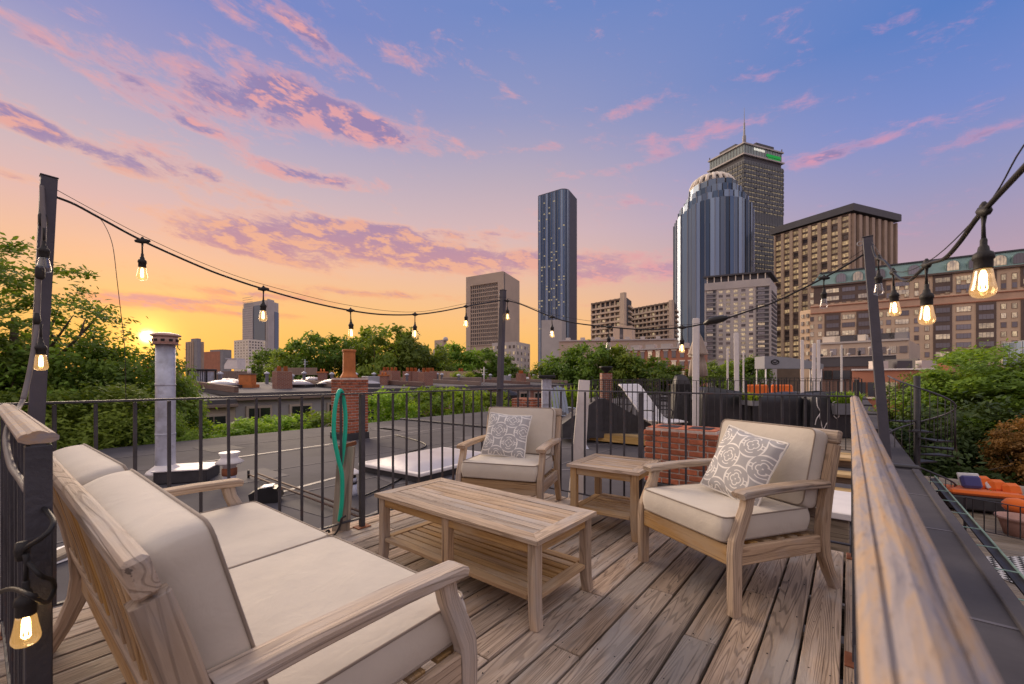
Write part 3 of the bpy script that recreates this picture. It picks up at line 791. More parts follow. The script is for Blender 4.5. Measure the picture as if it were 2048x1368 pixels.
A1, C1, R1 = PL1 + (PL0 - PL1).normalized() * .05, PC1 + (PC0 - PC1).normalized() * .07, PR1 + (PR0 - PR1).normalized() * .07
span('black light cable sagging from the tree-side pole to the corner pole', A1, C1,
     [(112, 394), (150, 409), (200, 436), (290, 484), (400, 533), (460, 556), (527, 578), (620, 604), (701, 621), (765, 629), (830, 629), (880, 623), (932, 613), (1000, 601)],
     [(112, 379), (205, 430), (290, 474), (410, 528), (527, 569), (700, 611), (830, 624), (932, 607), (1003, 594)],
     [(285, 482, True, 'first lit bulb from the tree-side pole, over the vent pipe sunset'), (527, 578, True, 'lit bulb hanging in front of the slim white tower'), (701, 621, True, 'lit bulb above the tall orange chimney pot'), (830, 629, True, 'lit bulb over the treetops beside the chimney pot'), (932, 613, True, 'lit bulb hanging at the edge of the beige slab building')])
B2 = plan(R1)
span('black light cable with inline box running from the corner pole to the cap rail pole', C1, R1,
     [(1008, 600), (1040, 608), (1104, 634), (1150, 646), (1218, 654), (1290, 659), (1364, 655), (1405, 648), (1455, 636), (1500, 621), (1545, 606), (1600, 580), (1660, 549), (1700, 526), (1727, 509)],
     [(1008, 594), (1104, 628), (1218, 646), (1364, 650), (1450, 632), (1545, 600), (1660, 541), (1727, 499)],
     [(1015, 602, True, 'lit bulb beside the corner pole top'), (1104, 634, True, 'lit bulb in front of the curved glass tower'), (1218, 654, False, 'unlit clear bulb over the leafy treetops and brick houses'), (1364, 655, True, 'lit bulb beside the tall white post'), (1648, 556, False, 'unlit clear bulb in front of the brown tower')])
bx = on_span(C1, R1, [(1408, 648), (1420, 642), (1432, 640), (1446, 637), (1456, 635)])
o = MB().tube(bx, [.012, .028, .032, .026, .010], 8).build('cable_connector', M['blackplastic']); tag(o, 'black inline plug box on the light cable before the grey hotel', 'connector')
E3 = pz(2210, 160, .60)
span('thick black light cable rising over the cap rail out of the picture', R1, E3,
     [(1744, 492), (1750, 512), (1757, 517), (1770, 523), (1787, 545), (1801, 558), (1819, 561), (1837, 545), (1859, 527), (1889, 517), (1918, 486), (1951, 440), (1966, 424), (1995, 392), (2048, 335), (2210, 160)],
     [(1744, 484), (1786, 540), (1855, 524), (1970, 415), (2048, 290), (2210, 90)],
     [(1757, 517, False, 'unlit clear bulb right beside the cap rail pole'), (1786, 545, True, 'smallest lit bulb before the tan hotel facade'), (1853, 530, True, 'middle sized lit bulb before the tan hotel facade'), (1968, 422, True, 'largest lit bulb, hanging near the camera before the hotel roof')])
# the cable that comes down the tree-side pole and winds round the end post
rt = root('light_cable', 'grey light cable strapped down the tree-side pole and round the end post', 'cable', PL1)
p = [pz(84, 372, 1.92), pz(86, 420, 1.90), pz(88, 470, 1.88), pz(78, 560, 1.86), pz(74, 650, 1.83), pz(60, 740, 1.74), pz(46, 800, 1.66)]
MB().tube(smooth_path(p), .0085, 8).build('cable', M['greycable'], rt, True)
p = [pz(46, 800, 1.66), pz(34, 822, 1.58), pz(20, 842, 1.42), pz(12, 880, 1.30), pz(22, 930, 1.16), pz(40, 958, 1.05), pz(58, 985, .94)]
MB().tube(smooth_path(p), .0078, 8).build('cable', M['greycable'], rt, True)
p = [pz(60, 990, .935), pz(100, 1030, .885), pz(106, 1050, .86), pz(85, 1075, .84), pz(52, 1096, .84), pz(44, 1112, .845)]
MB().tube(smooth_path(p), .0046, 8).build('cable', M['cable'], rt, True)
p = [pz(48, 1115, .845), pz(80, 1150, .84), pz(104, 1160, .875), pz(108, 1180, .89), pz(92, 1205, .85), pz(60, 1190, .80), pz(20, 1178, .86), pz(-30, 1195, .93), pz(-80, 1200, 1.0)]
MB().tube(smooth_path(p), .0044, 8).build('cable', M['cable'], rt, True)
for q in (pz(86, 440, 1.90), pz(80, 545, 1.86)):
    MB().tube([q + Vector((0, 0, .03)), q + Vector((0, 0, .02)), q - Vector((0, 0, .02)), q - Vector((0, 0, .03))], [.009, .016, .016, .009], 8).build('connector', M['socket'], rt, True)
q = pz(44, 1100, .845); MB().tube([q + Vector((0, 0, .016)), q, q - Vector((0, 0, .02))], [.009, .012, .009], 8).build('connector', M['socket'], rt, True)
q = pz(74, 640, 1.83); MB().tube([q + Vector((0, 0, .03)), q, q - Vector((0, 0, .02))], [.008, .013, .010], 8).build('connector', M['socket'], rt, True)
bulb(pz(88, 458, 1.87), False, 'unlit clear bulb strapped high on the tree-side pole')
bulb(pz(82, 650, 1.80), True, 'lit bulb hanging low on the tree-side pole')
bulb(pz(52, 1112, .84), True, 'lit bulb at the bottom corner, hanging on the end post', 0, .92)
o = MB().tube(smooth_path([pz(190, 428, 2.1), pz(208, 448, 2.1), pz(225, 490, 2.1), pz(234, 560, 2.1), pz(241, 620, 2.12), pz(249, 690, 2.14), pz(251, 760, 2.16), pz(252, 800, 2.18)]), .0016, 5).build('loose_wire', M['iron'])
tag(o, 'thin loose wire dangling from the light cable before the sunset', 'wire')

# ---------------------------------------------------------------- small things at the deck edge
M['hose'] = pm('green_rubber_hose', (.012, .46, .31), .45, 0, .1, 10)
hz_ = 3.08
o = MB().tube(smooth_path([pz(679, 1042, 3.14), pz(684, 1000, 3.13), pz(684, 950, 3.12), pz(676, 915, 3.1), pz(668, 870, hz_), pz(669, 825, hz_), pz(674, 795, 3.10), pz(680, 781, 3.14), pz(686, 792, 3.19), pz(691, 830, 3.20), pz(690, 870, 3.2), pz(686, 905, 3.2), pz(682, 930, 3.2)]), .0150, 10).build('garden_hose', M['hose'])
tag(o, 'green hose looped over the iron railing', 'hose')
a = pg(668, 1060, .012)
a = c2w(-1.30, 3.22, .012); 
r = root('leaning_plank', 'old grey plank leaning outside the railing behind the green hose', 'plank', a)
MB().beam((0, 0, -.02), (0.0, .05, .62), .125, .036, up=(-ST, CT, 0), ch=.004).build('board', M['plankold'], r)
MB().beam((-.03, .0, .61), (.05, .10, .645), .03, .03, ch=.004).build('clamp', M['rust'], r)
s = MB(); c0 = pz(660, 1062, 3.10)
pts = [c0 + Vector((CT * x, ST * x, z)) for x, z in [(.115, .11), (.085, .09), (.075, .05), (.06, .01), (.03, -.03), (-.005, -.045), (-.03, -.03), (-.03, -.005), (-.012, .004), (-.004, -.012)]]
o = MB().tube(smooth_path(pts), [.008] * 55, 6).build('scroll_bracket', M['iron']); tag(o, 'black curled iron bracket at the foot of the railing', 'bracket')
b0 = c2w(.592, 4.20, 0)
r = root('white_board', 'white painted board leaning upright outside the railing beside the corner chair', 'board', (b0.x, b0.y, -.52))
t = c2w(.706, 4.14, 0) - b0
MB().bar([((0, 0, 0.0), .15), ((t.x * .5, t.y * .5, .8), .135), ((t.x, t.y, 1.655), .105)], .03, (-ST, CT, 0), .004).build('plank', M['white'], r)
MB().box((0, 0, .004), (.2, .2, .008), rotz(TH)).build('foot_plate', M['iron'], r)
# ---------------------------------------------------------------- our roof and what stands on it
M['roof'] = pm('roof_membrane', (.085, .080, .090), .85, 0, .2, .8, .25, 12, kind='World', second=(.062, .058, .068), sthr=(.42, .65), sscale=.45, spec=.2)
M['roof2'] = pm('grey_roof_membrane', (.12, .112, .122), .85, 0, .2, .5, .2, 10, kind='World', second=(.085, .08, .09), sthr=(.45, .65), sscale=.25, spec=.2)
M['roofpatch'] = pm('roof_patch_dark', (.068, .064, .072), .8, 0, .2, 2, kind='World', spec=.25)
M['roofpatch2'] = pm('roof_patch_light', (.105, .098, .108), .8, 0, .2, 2, kind='World', spec=.25)
M['seam'] = pm('roof_seam', (.13, .12, .13), .55, 0, .15, 5, kind='World')
M['copper'] = pm('green_copper', (.22, .33, .27), .55, .1, .25, 6, second=(.18, .14, .09), sthr=(.55, .7))
M['flash'] = pm('dark_flashing', (.05, .048, .052), .5, 0, .25, 6)
GZ = -14.0
L0, L1 = pg(100, 908, ROOFZ), pg(980, 822, ROOFZ)
# roof outline: from behind the camera along the alley edge to the far party wall
d = (L1 - L0).normalized(); LB = L0 - d * 9
far = 10.6
def at_y(p, dd, y): t = (y - p.y) / dd.y; return p + dd * t
LE = at_y(L0, d, far)
roofpoly = [(1.0, -7), (1.0, far), (LE.x, far), (LB.x, LB.y), (LB.x, -7)]
house = root('row_house', 'own brick row house under the deck with flat dark roof', 'house', (0, 0, GZ))
M['brickfar'] = None
def brickmat(name, c1, c2, mortar, scale=1.0, kind='gr'):
    m, w, b = newmat(name); v = coords(w, kind)
    br = w.n('ShaderNodeTexBrick'); br.offset = .5
    br.inputs['Color1'].default_value = (*c1, 1); br.inputs['Color2'].default_value = (*c2, 1); br.inputs['Mortar'].default_value = (*mortar, 1)
    br.inputs['Scale'].default_value = scale; br.inputs['Mortar Size'].default_value = .012; br.inputs['Brick Width'].default_value = .22; br.inputs['Row Height'].default_value = .075
    x, y, z = w.sep(v)
    w.put(br.inputs['Vector'], w.xyz(w.m('ADD', x, y), z, 0))
    n = w.noise(v, 2.0, 4); c = w.mix(w.m('MULTIPLY', n, .35), br.outputs[0], tuple(x * .6 for x in c2))
    w.put(b.inputs['Base Color'], c); b.inputs['Roughness'].default_value = .85
    return m
M['brickfar'] = brickmat('red_brick_wall', (.34, .115, .06), (.25, .08, .05), (.36, .30, .26), kind='World')
M['brickdark'] = brickmat('dark_brick_wall', (.20, .09, .065), (.15, .07, .055), (.24, .2, .18), kind='World')
mb = MB(); n = len(roofpoly)
mb.prism(roofpoly, .3, None, (0, 0, -GZ + ROOFZ - .3)); mb.build('roof', M['roof'], house)
mb = MB(); mb.prism([(x * .995, y * .995) for x, y in roofpoly], -GZ + ROOFZ - .32, None, (0, 0, 0)); mb.build('wall', M['brickfar'], house)
# welded seams and patches of the membrane
for (px0, py0, px1, py1) in [(400, 925, 990, 842), (560, 985, 1000, 868), (700, 1050, 960, 930), (1030, 905, 1300, 880), (1000, 945, 1250, 935)]:
    a, b = pg(px0, py0, ROOFZ), pg(px1, py1, ROOFZ)
    MB().beam(a - Vector((0, 0, GZ)) + Vector((0, 0, .002)), b - Vector((0, 0, GZ)) + Vector((0, 0, .002)), .09, .006).build('roof_seam', M['seam'], house)
for y0 in (-.7, .62, 2.2, 4.3, 6.6, 8.4):
    MB().box((.55, y0, -GZ + ROOFZ + .003), (.85, .035, .006), rotz(random.uniform(-.12, .12))).build('roof_seam', M['seam'], house)
for y0, sx in ((1.32, .13), (1.62, .15), (2.35, .07)):
    mb = MB(); c = Vector((.72, y0, -GZ + ROOFZ + .003)); mb.add([c] + [c + Vector((cos(a) * sx * random.uniform(.8, 1.15), sin(a) * .035 * random.uniform(.7, 1.2), 0)) for a in [i * pi / 8 for i in range(16)]], [(0, i + 1, (i + 1) % 16 + 1) for i in range(16)])
    mb.build('roof_patch', M['seam'], house)
# raised roof edge strip and step where the neighbouring roof begins
MB().box((.93, 1.8, -GZ + ROOFZ + .02), (.10, 17.4, .045), None, .008).build('edge_strip', M['roof'], house)
g = root('roof_gutter', 'green copper gutter with brackets along the roof edge', 'gutter', (1.0, 0, ROOFZ))
prof = [(.06 + .075 + .045 * cos(a), -.055 + .045 * sin(a)) for a in [pi + i * pi / 8 for i in range(9)]]
pp = prof + [(x * 1.0 + (-.006 if i else .006) * 0, z + .006) for i, (x, z) in enumerate(prof[::-1])]
mb = MB(); K = 2; ys = (-7, 10.5)
vs = [Vector((x, y, z)) for y in ys for x, z in pp]; m_ = len(pp)
mb.add(vs, [(k, (k + 1) % m_, m_ + (k + 1) % m_, m_ + k) for k in range(m_)] + [tuple(range(m_)), tuple(range(2 * m_ - 1, m_ - 1, -1))]); mb.build('trough', M['flash'], g)
MB().tube([(.178, -7, -.05), (.178, 10.5, -.05)], .011, 6).build('lip', M['copper'], g)
src = None
for i in range(15):
    y = .2 + i * .69
    if src is None: src = MB().beam((0, 0, -.045), (.185, 0, -.045), .022, .006).build('bracket', M['copper'], g); src.location = (0, y, 0)
    else: inst(src, g, (0, y, 0), (0, 0, random.uniform(-.1, .1)))

M['brick'] = pm('brick', (.37, .115, .058), .85, 0, .3, 9, .5, 60, orand=.34, second=(.16, .06, .045), sthr=(.55, .7), sscale=6)
M['mortar'] = pm('mortar', (.60, .52, .46), .9, 0, .2, 9, .5, 80)
M['trimiron'] = pm('brown_conduit', (.12, .075, .055), .7)
M['terracotta'] = pm('terracotta', (.52, .18, .055), .75, 0, .2, 4, .2, 30)
BR = {}
def brick_chimney(label, c, rz, W, D, H, course=.077, base=0.0, cap=True, group=None, holes=2, skipback=False):
    r = root('brick_chimney', label, 'chimney', c, rz, group)
    MB().box((0, 0, base + (H - base) / 2), (W - .03, D - .03, H - base - .01)).build('mortar_core', M['mortar'], r)
    if base > 0: MB().box((0, 0, base / 2), (W + .04, D + .04, base), None, .01).build('flashing', M['flash'], r)
    bl, bd = .212, .1; gap = .018
    nz = int((H - base) / course)
    def unit(L):
        k = round(L, 3)
        if k not in BR:
            mb = MB().box((0, 0, 0), (L, bd * .5, course - gap), None, .006); me = mb.mesh('brick'); me.materials.append(M['brick']); BR[k] = me
        return BR[k]
    for iz in range(nz):
        z = base + course * (iz + .5); grow = .012 if cap and iz >= nz - 2 else 0
        for side in range(4):
            if skipback and side == 2: continue
            L = (W if side % 2 == 0 else D); n = max(1, round(L / .222)); step = L / n
            a = side * pi / 2; nx = (D if side % 2 == 0 else W) / 2
            edges = [0] + [step * (i + (.5 if iz % 2 else 1)) for i in range(n)] + ([L] if iz % 2 else [])
            edges = [e for e in edges if e <= L + 1e-6]
            for e0, e1 in zip(edges, edges[1:]):
                if e1 - e0 < .05: continue
                o = bpy.data.objects.new('brick', unit(e1 - e0 - gap)); COL.objects.link(o); o.parent = r
                xx = -L / 2 + (e0 + e1) / 2; yy = -(nx - bd * .25 + .001 + grow + random.uniform(-.002, .004))
                o.location = (xx * cos(a) - yy * sin(a), xx * sin(a) + yy * cos(a), z); o.rotation_euler = (0, 0, a + random.uniform(-.012, .012))
    top = MB().box((0, 0, H - .004), (W - .06, D - .06, .02)); top.build('crown', M['brick'], r)
    for k in range(holes):
        x = (k - (holes - 1) / 2) * W * .45
        MB().box((x, 0, H + .008), (W * .3, D * .5, .006)).build('flue_opening', M['black'], r)
    return r
p = c2w(2.36, 5.78, ROOFZ); p.z = ROOFZ
brick_chimney('broad red brick chimney behind the side table and chair', p, 0, .93, .55, 1.0, .079, .26)
o = MB().box((p.x - .02, p.y - .33, .02), (.09, .1, .05), None, .015).build('wall_fitting', M['blackplastic']); tag(o, 'small black fitting on the face of the broad brick chimney', 'fitting')
p = c2w(-4.55, 11.9, ROOFZ); p.z = ROOFZ
ch = brick_chimney('tall red brick chimney with a clay pot beside the green hose', p, .05, .84, .62, 1.69, .077, .18, True, None, 0)
MB().lathe([(.25, 1.68), (.24, 1.72), (.19, 1.80), (.172, 1.86), (.168, 2.40), (.19, 2.42), (.19, 2.47), (.165, 2.48), (.14, 2.46), (.14, 2.2)], (0, -.02, 0), 8, False).build('clay_pot', M['terracotta'], ch)
# round flue with collar, cap and kerb box
p = pg(331, 962, ROOFZ)
r = root('flue_pipe', 'tall pale round flue pipe with vented cap before the trees', 'flue', p)
zt = hz(690, 7.0) - ROOFZ
MB().lathe([(.135, 0), (.133, .4), (.132, 1.2), (.131, zt)], (0, 0, 0), 24).build('pipe', M['galv'], r)
for z in (.75, 1.55): MB().lathe([(.1335, z), (.137, z + .004), (.137, z + .03), (.1335, z + .034)], (0, 0, 0), 24).build('joint_ring', M['galv'], r)
MB().lathe([(.19, 0), (.27, .02), (.25, .05), (.15, .13), (.138, .15)], (0, 0, .12), 12).build('storm_collar', M['white'], r)
M['capm'] = pm('flue_cap_sunset_pink', (.55, .36, .30), .45, .1, .1, 5)  # galvanised cap; the sunset's pink light is put into its base colour
MB().lathe([(.131, zt), (.165, zt + .005), (.165, zt + .12), (.16, zt + .125)], (0, 0, 0), 24).build('vent_band', M['capm'], r)
for k in range(10):
    a = k * pi / 5 + .2; MB().box((cos(a) * .165, sin(a) * .165, zt + .065), (.05, .012, .04), rotz(a + pi / 2)).build('vent_slot', M['black'], r)
MB().lathe([(.20, zt + .0), (.205, zt + .004), (.17, zt + .010)], (0, 0, 0), 24).build('lower_disc', M['capm'], r)
MB().lathe([(.165, zt + .125), (.205, zt + .135), (.21, zt + .15), (.17, zt + .175), (.08, zt + .195), (.001, zt + .20)], (0, 0, 0), 24).build('cap', M['capm'], r)
q = c2w(.28, .12)
MB().box((q.x, q.y, .10), (.72, .6, .19), rotz(TH + .3), .01).build('kerb', M['flash'], r)
MB().box((q.x, q.y, .205), (.76, .64, .02), rotz(TH + .3), .004).build('kerb_cap', M['white'], r)
# mushroom vent
p = pg(459, 968, ROOFZ)
r = root('roof_vent', 'white flared vent cap on a rusty pipe on the roof', 'vent', p)
MB().lathe([(.09, 0), (.088, .18)], (0, 0, 0), 14).build('pipe', M['galv'], r)
MB().lathe([(.10, .14), (.105, .16), (.105, .25), (.09, .26)], (0, 0, 0), 14).build('rusty_band', M['rust'], r)
MB().lathe([(.092, .26), (.092, .30), (.19, .335), (.20, .35), (.13, .40), (.115, .44), (.15, .50), (.14, .505), (.02, .47)], (0, 0, 0), 14).build('cap', M['white'], r)
p = pg(702, 990, ROOFZ)
r = root('roof_vent', 'small chrome and black vent with a white hood behind the old plank', 'vent', p)
MB().lathe([(.09, 0), (.085, .04), (.08, .16)], (0, 0, 0), 14).build('pipe', M['galv'], r)
MB().lathe([(.082, .16), (.082, .19)], (0, 0, 0), 14).build('band', M['black'], r)
MB().lathe([(.078, .19), (.075, .25)], (0, 0, 0), 14).build('collar', M['galv'], r)
MB().lathe([(.07, .25), (.068, .31)], (0, 0, 0), 14).build('neck', M['black'], r)
MB().lathe([(.13, .31), (.125, .33), (.05, .375), (.001, .38)], (0, 0, 0), 14).build('hood', M['white'], r)
p = pg(533, 1003, ROOFZ)
r = root('roof_floodlight', 'black box floodlight with an amber pane lying on the roof', 'lamp', p, TH + .3)
MB().prism([(-.17, 0), (.15, 0), (.20, .07), (.14, .19), (-.05, .21), (-.19, .13)], .22, rotx(R(90)), (0, .11, 0)).build('housing', M['blackplastic'], r)
MB().box((.135, -.0, .155), (.08, .16, .012), roty(R(30)), .002).build('amber_pane', M['terracotta'], r)
MB().box((.02, 0, .212), (.14, .17, .012), roty(R(-5)), .002).build('lid', M['galv'], r)
for k, (a, b) in enumerate([((497, 956), (718, 1042)), ((512, 953), (722, 1032))]):
    a, b = pg(*a, ROOFZ), pg(*b, ROOFZ)
    r = root('roof_conduit', ('lower' if k == 0 else 'upper') + ' of two thin brown conduits crossing the roof by the floodlight', 'conduit', a)
    MB().tube([(0, 0, .06), (b.x - a.x, b.y - a.y, .05)], .014, 6).build('tube', M['trimiron'], r)
    MB().tube([(0, 0, .0), (0, 0, .13)], .02, 6).build('stub', M['black'], r)
# skylight hatch
def plan_box(name, label, cat, corners, z, h, mat, top=None):
    pass
cc = c2w(-1.50, 8.05); 
r = root('skylight', 'low white skylight dome on the dark roof behind the corner chair', 'skylight', (cc.x, cc.y, ROOFZ), .06)
M['dome'] = pm('milky_acrylic', (.50, .48, .51), .35, 0, .08, 3)
MB().box((0, 0, .05), (1.50, 2.05, .10), None, .01).build('kerb', M['flash'], r)
MB().box((0, 0, .13), (1.60, 2.15, .06), None, .012).build('frame', M['white'], r)
mb = MB(); nn = 8; vs = []
for j in range(nn + 1):
    for i in range(nn + 1):
        u, v = 2 * i / nn - 1, 2 * j / nn - 1; vs.append((u * .74, v * 1.0, .161 + .075 * ((1 - u ** 4) * (1 - v ** 4)) ** .6))
mb.add(vs, [(j * (nn + 1) + i, j * (nn + 1) + i + 1, (j + 1) * (nn + 1) + i + 1, (j + 1) * (nn + 1) + i) for j in range(nn) for i in range(nn)], None, True); mb.build('dome', M['dome'], r)
p = pg(1170, 897, ROOFZ)
o = MB().lathe([(.11, 0), (.10, .01), (.004, .14)], p, 4, False).build('roof_anchor', M['galv']); tag(o, 'small pale metal pyramid on the roof behind the side table', 'anchor')
# offcuts lying outside the deck at the bottom left
p = pg(118, 1120, ROOFZ)
r = root('offcut_board', 'short brown offcut board below the railing behind the sofa', 'board', p, .6)
MB().box((0, 0, .05), (.16, .75, .03), rotx(.12), .003).build('board', M['plankold'], r)
p = pg(140, 1105, ROOFZ)
r = root('metal_plate', 'flat pale metal plate lying on the roof behind the sofa', 'plate', p, .5)
MB().box((0, 0, .012), (.42, .62, .012), None, .003).build('sheet', M['white'], r)
for k in range(3): MB().lathe([(.012, .018), (.012, .022)], (.12, -.1 + k * .12, 0), 8).build('hole', M['black'], r)
# ---------------------------------------------------------------- the city
M['street'] = pm('asphalt_ground', (.055, .055, .058), .9, 0, .25, .05, kind='World')
gs = MB(); gs.add([(-4000, -4000, 0), (4000, -4000, 0), (4000, 4000, 0), (-4000, 4000, 0)], [(0, 1, 2, 3)])
g = gs.build('ground', M['street']); g.location.z = GZ; tag(g, kind='structure')
def winmat(name, glass, lit, plit, strength, rough=.12, metal=.0, split=2):
    m, w, b = newmat(name)
    rn = w.n('ShaderNodeObjectInfo').outputs['Random']
    gc = w.n('ShaderNodeTexCoord').outputs['Generated']
    x, y, z = w.sep(gc)
    n = w.noise(w.v('ADD', w.v('MULTIPLY', gc, (3, 1, 2)), w.xyz(w.m('MULTIPLY', rn, 50), 0, 0)), 1.0, 3, .6)
    mull = w.sstep(w.m('ABSOLUTE', w.m('SUBTRACT', w.m('FRACT', w.m('MULTIPLY', x, split)), .5)), .44, .47)
    c = w.ramp(w.m('FRACT', w.m('MULTIPLY', rn, 3.7)), [(0, tuple(q * .6 for q in glass)), (1, tuple(min(1, q * 1.5) for q in glass))])
    w.put(b.inputs['Base Color'], w.mix(w.m('MULTIPLY', mull, .7), c, (.1, .08, .07)))
    b.inputs['Roughness'].default_value = rough; b.inputs['Metallic'].default_value = metal; b.inputs['Specular IOR Level'].default_value = .8 if metal == 0 else .2
    on = w.m('GREATER_THAN', w.m('FRACT', w.m('MULTIPLY', rn, 13.3)), 1 - plit)
    lv = w.m('MULTIPLY', w.m('ADD', .35, w.m('MULTIPLY', w.m('FRACT', w.m('MULTIPLY', rn, 29.1)), .65)), w.m('ADD', .35, w.m('MULTIPLY', w.sstep(n, .3, .7), .8)))
    lv = w.m('MULTIPLY', w.m('MULTIPLY', lv, on), w.m('SUBTRACT', 1, mull))
    b.inputs['Emission Color'].default_value = (*lit, 1)
    w.put(b.inputs['Emission Strength'], w.m('MULTIPLY', lv, strength)); m.cycles.emission_sampling = 'NONE'
    return m
M['win_warm'] = winmat('warm_lit_window', (.10, .08, .07), (1, .66, .34), .88, .62)
M['win_mix'] = winmat('office_window', (.22, .22, .25), (1, .70, .40), .30, .6, split=4)
M['win_dark'] = winmat('dark_window', (.05, .055, .07), (1, .72, .42), .12, .6)
M['win_small'] = winmat('hotel_room_window', (.14, .13, .13), (1, .72, .42), .72, .68, split=1)
M['win_blue'] = winmat('blue_glass_panel', (.24, .31, .42), (1, .8, .5), 0.0, .0, .16, .22, split=1)
M['win_navy'] = winmat('dark_blue_glass', (.10, .15, .235), (1, .8, .5), 0.0, .0, .14, .22, split=1)
M['brown'] = pm('brown_concrete', (.46, .35, .265), .85, 0, .12, .12, kind='World')
M['tan'] = pm('tan_brick', (.74, .56, .39), .85, 0, .1, .15, kind='World')
M['dkbrown'] = pm('dark_brown_panel', (.17, .125, .105), .8, 0, .15, .2, kind='World')
M['redband'] = pm('red_brick_band', (.46, .20, .125), .85, 0, .12, .2, kind='World')
M['beige'] = pm('beige_concrete', (.56, .45, .36), .85, 0, .08, .08, kind='World')
M['palegrey'] = pm('pale_grey_cladding', (.54, .50, .48), .8, 0, .1, .1, kind='World')
M['cream'] = pm('cream_metal', (.86, .78, .66), .6, 0, .06, .2, kind='World')
M['patina'] = pm('green_copper_roof', (.22, .34, .32), .6, 0, .15, .4, kind='World')
M['char'] = pm('charcoal_panel', (.085, .085, .10), .6, 0, .15, .2, kind='World')
M['grey'] = pm('mid_grey_panel', (.3, .29, .30), .7, 0, .12, .2, kind='World')
M['pruwall'] = pm('dark_bronze_panel', (.135, .145, .16), .55, .0, .12, .05, kind='World')
M['prucap'] = pm('grey_green_glass', (.22, .27, .28), .35, .3, .15, .1, kind='World')
M['fin'] = pm('pale_metal_fin', (.27, .29, .34), .6, .0, .1, .1, kind='World', spec=.2)
M['green'] = emat('green_lit_sign', (.05, .55, .12), .5)
M['whitesign'] = emat('white_lit_letters', (1, .93, .82), .8)
UNIT = {}
def unit_pane(mat):
    if mat not in UNIT:
        me = MB().box((0, 0, 0), (1, 1, 1)).mesh('window'); me.materials.append(M[mat]); UNIT[mat] = me
    return UNIT[mat]
def pane(rt, c, d, w, h, mat, th=.12, name='window'):
    o = bpy.data.objects.new(name, unit_pane(mat)); COL.objects.link(o); o.parent = rt
    o.location = c - rt.location; o.rotation_euler = (0, 0, math.atan2(d.y, d.x)); o.scale = (w, th, h); return o
def frame_of(A, B):
    d = Vector((B.x - A.x, B.y - A.y, 0)); L = d.length; d.normalize(); n = Vector((d.y, -d.x, 0)); mid = (A + B) / 2
    if n.dot(Vector((-mid.x, -mid.y, 0))) < 0: n = -n
    return d, n, L
def Bx(rt, name, A, B, z0, z1, t0, t1, mat, ch=0.0):        # slab along A-B between offsets t0..t1 out from the face
    d, n, L = frame_of(A, B); c = (A + B) / 2 + n * ((t0 + t1) / 2); c.z = (z0 + z1) / 2
    return MB().box(c, (L, abs(t1 - t0), z1 - z0), Matrix((d, Vector((-d.y, d.x, 0)), Vector((0, 0, 1)))).transposed(), ch).build(name, M[mat], rt, True)
def facade(rt, A, B, z0, z1, cols, rows, pier, spn, depth, wall, win, skiprow=(), pierout=None, spanmat=None, glaze=True, drop=None):
    d, n, L = frame_of(A, B); cw, rh = L / cols, (z1 - z0) / rows
    for i in range(cols + 1):
        p = A + d * (cw * i); hw = cw * pier / 2
        a, b = p - d * hw, p + d * hw
        if i == 0: a = A + d * .01
        if i == cols: b = A + d * (L - .01)
        Bx(rt, 'pier', a, b, z0, z1, .01, pierout or depth, wall)
    for j in range(rows + 1):
        z = z0 + rh * j
        Bx(rt, 'spandrel', A, B, z - rh * spn / 2, z + rh * spn / 2, .01, depth * .86, spanmat or wall)
    if glaze:
        for i in range(cols):
            for j in range(rows):
                if j in skiprow or (drop and drop(i, j)): continue
                c = A + d * (cw * (i + .5)) + n * .07; c.z = z0 + rh * (j + .5)
                pane(rt, c, d, cw * (1 - pier), rh * (1 - spn), win if isinstance(win, str) else win(i, j))
def body(rt, pts, z0, z1, mat, name='wall'):
    mb = MB(); mb.prism([(p.x - rt.location.x, p.y - rt.location.y) for p in pts], z1 - z0, None, (0, 0, z0 - rt.location.z)); return mb.build(name, M[mat], rt)
def corner(px, Z): return c2w((px - CX) / F * Z, Z)
def box_from(A, C, B):                                    # three seen corners, fourth closes the block
    return [A, C, B, A + (B - C)]
def bld(name, label, c): return root(name, label, 'building', (c.x, c.y, GZ))

M['navy_'] = M['win_navy']
M['tanred'] = pm('red_tan_brick', (.64, .43, .30), .85, 0, .12, .2, kind='World')
UNIT['creamfr'] = MB().box((0, 0, 0), (1, 1, 1)).mesh('lintel'); UNIT['creamfr'].materials.append(M['cream'])
# brown tower with piers and dark roof slab
C = corner(1703, 298); A = corner(1550, 345); B = corner(1790, 317)
t = bld('office_tower', 'brown concrete tower with vertical piers, warm windows and dark overhanging roof', C)
zt = hz(428, 298)
body(t, box_from(A, C, B), GZ, zt, 'dkbrown')
facade(t, A, C, hz(722, 298), zt, 8, 24, .34, .36, .7, 'brown', 'win_warm', skiprow=(7, 8), pierout=1.6, spanmat='dkbrown')
for i in range(8):
    q0, q1 = C.lerp(B, i / 7 - .03 if i else .0), C.lerp(B, i / 7 + .035 if i < 7 else 1.0)
    Bx(t, 'pier', q0, q1, GZ, zt, .02, 1.7 if i else 1.72, 'brown')
for i in range(7):
    q0, q1 = C.lerp(B, (i + .38) / 7), C.lerp(B, (i + .62) / 7)
    for j in range(18): 
        if j not in (6, 7): pane(t, (q0 + q1) / 2 + Vector((0, 0, hz(720, 300) + j * 5.4)) + frame_of(C, B)[1] * .1, frame_of(C, B)[0], 2.2, 3.0, 'win_dark')
cx = (A + B) / 2
over = [cx + (p - cx) * 1.10 for p in box_from(A, C, B)]
body(t, over, zt + 1.5, zt + 6.5, 'char', 'roof_slab')
body(t, [cx + (p - cx) * .97 for p in box_from(A, C, B)], zt - .05, zt + 1.6, 'dkbrown', 'roof_neck')

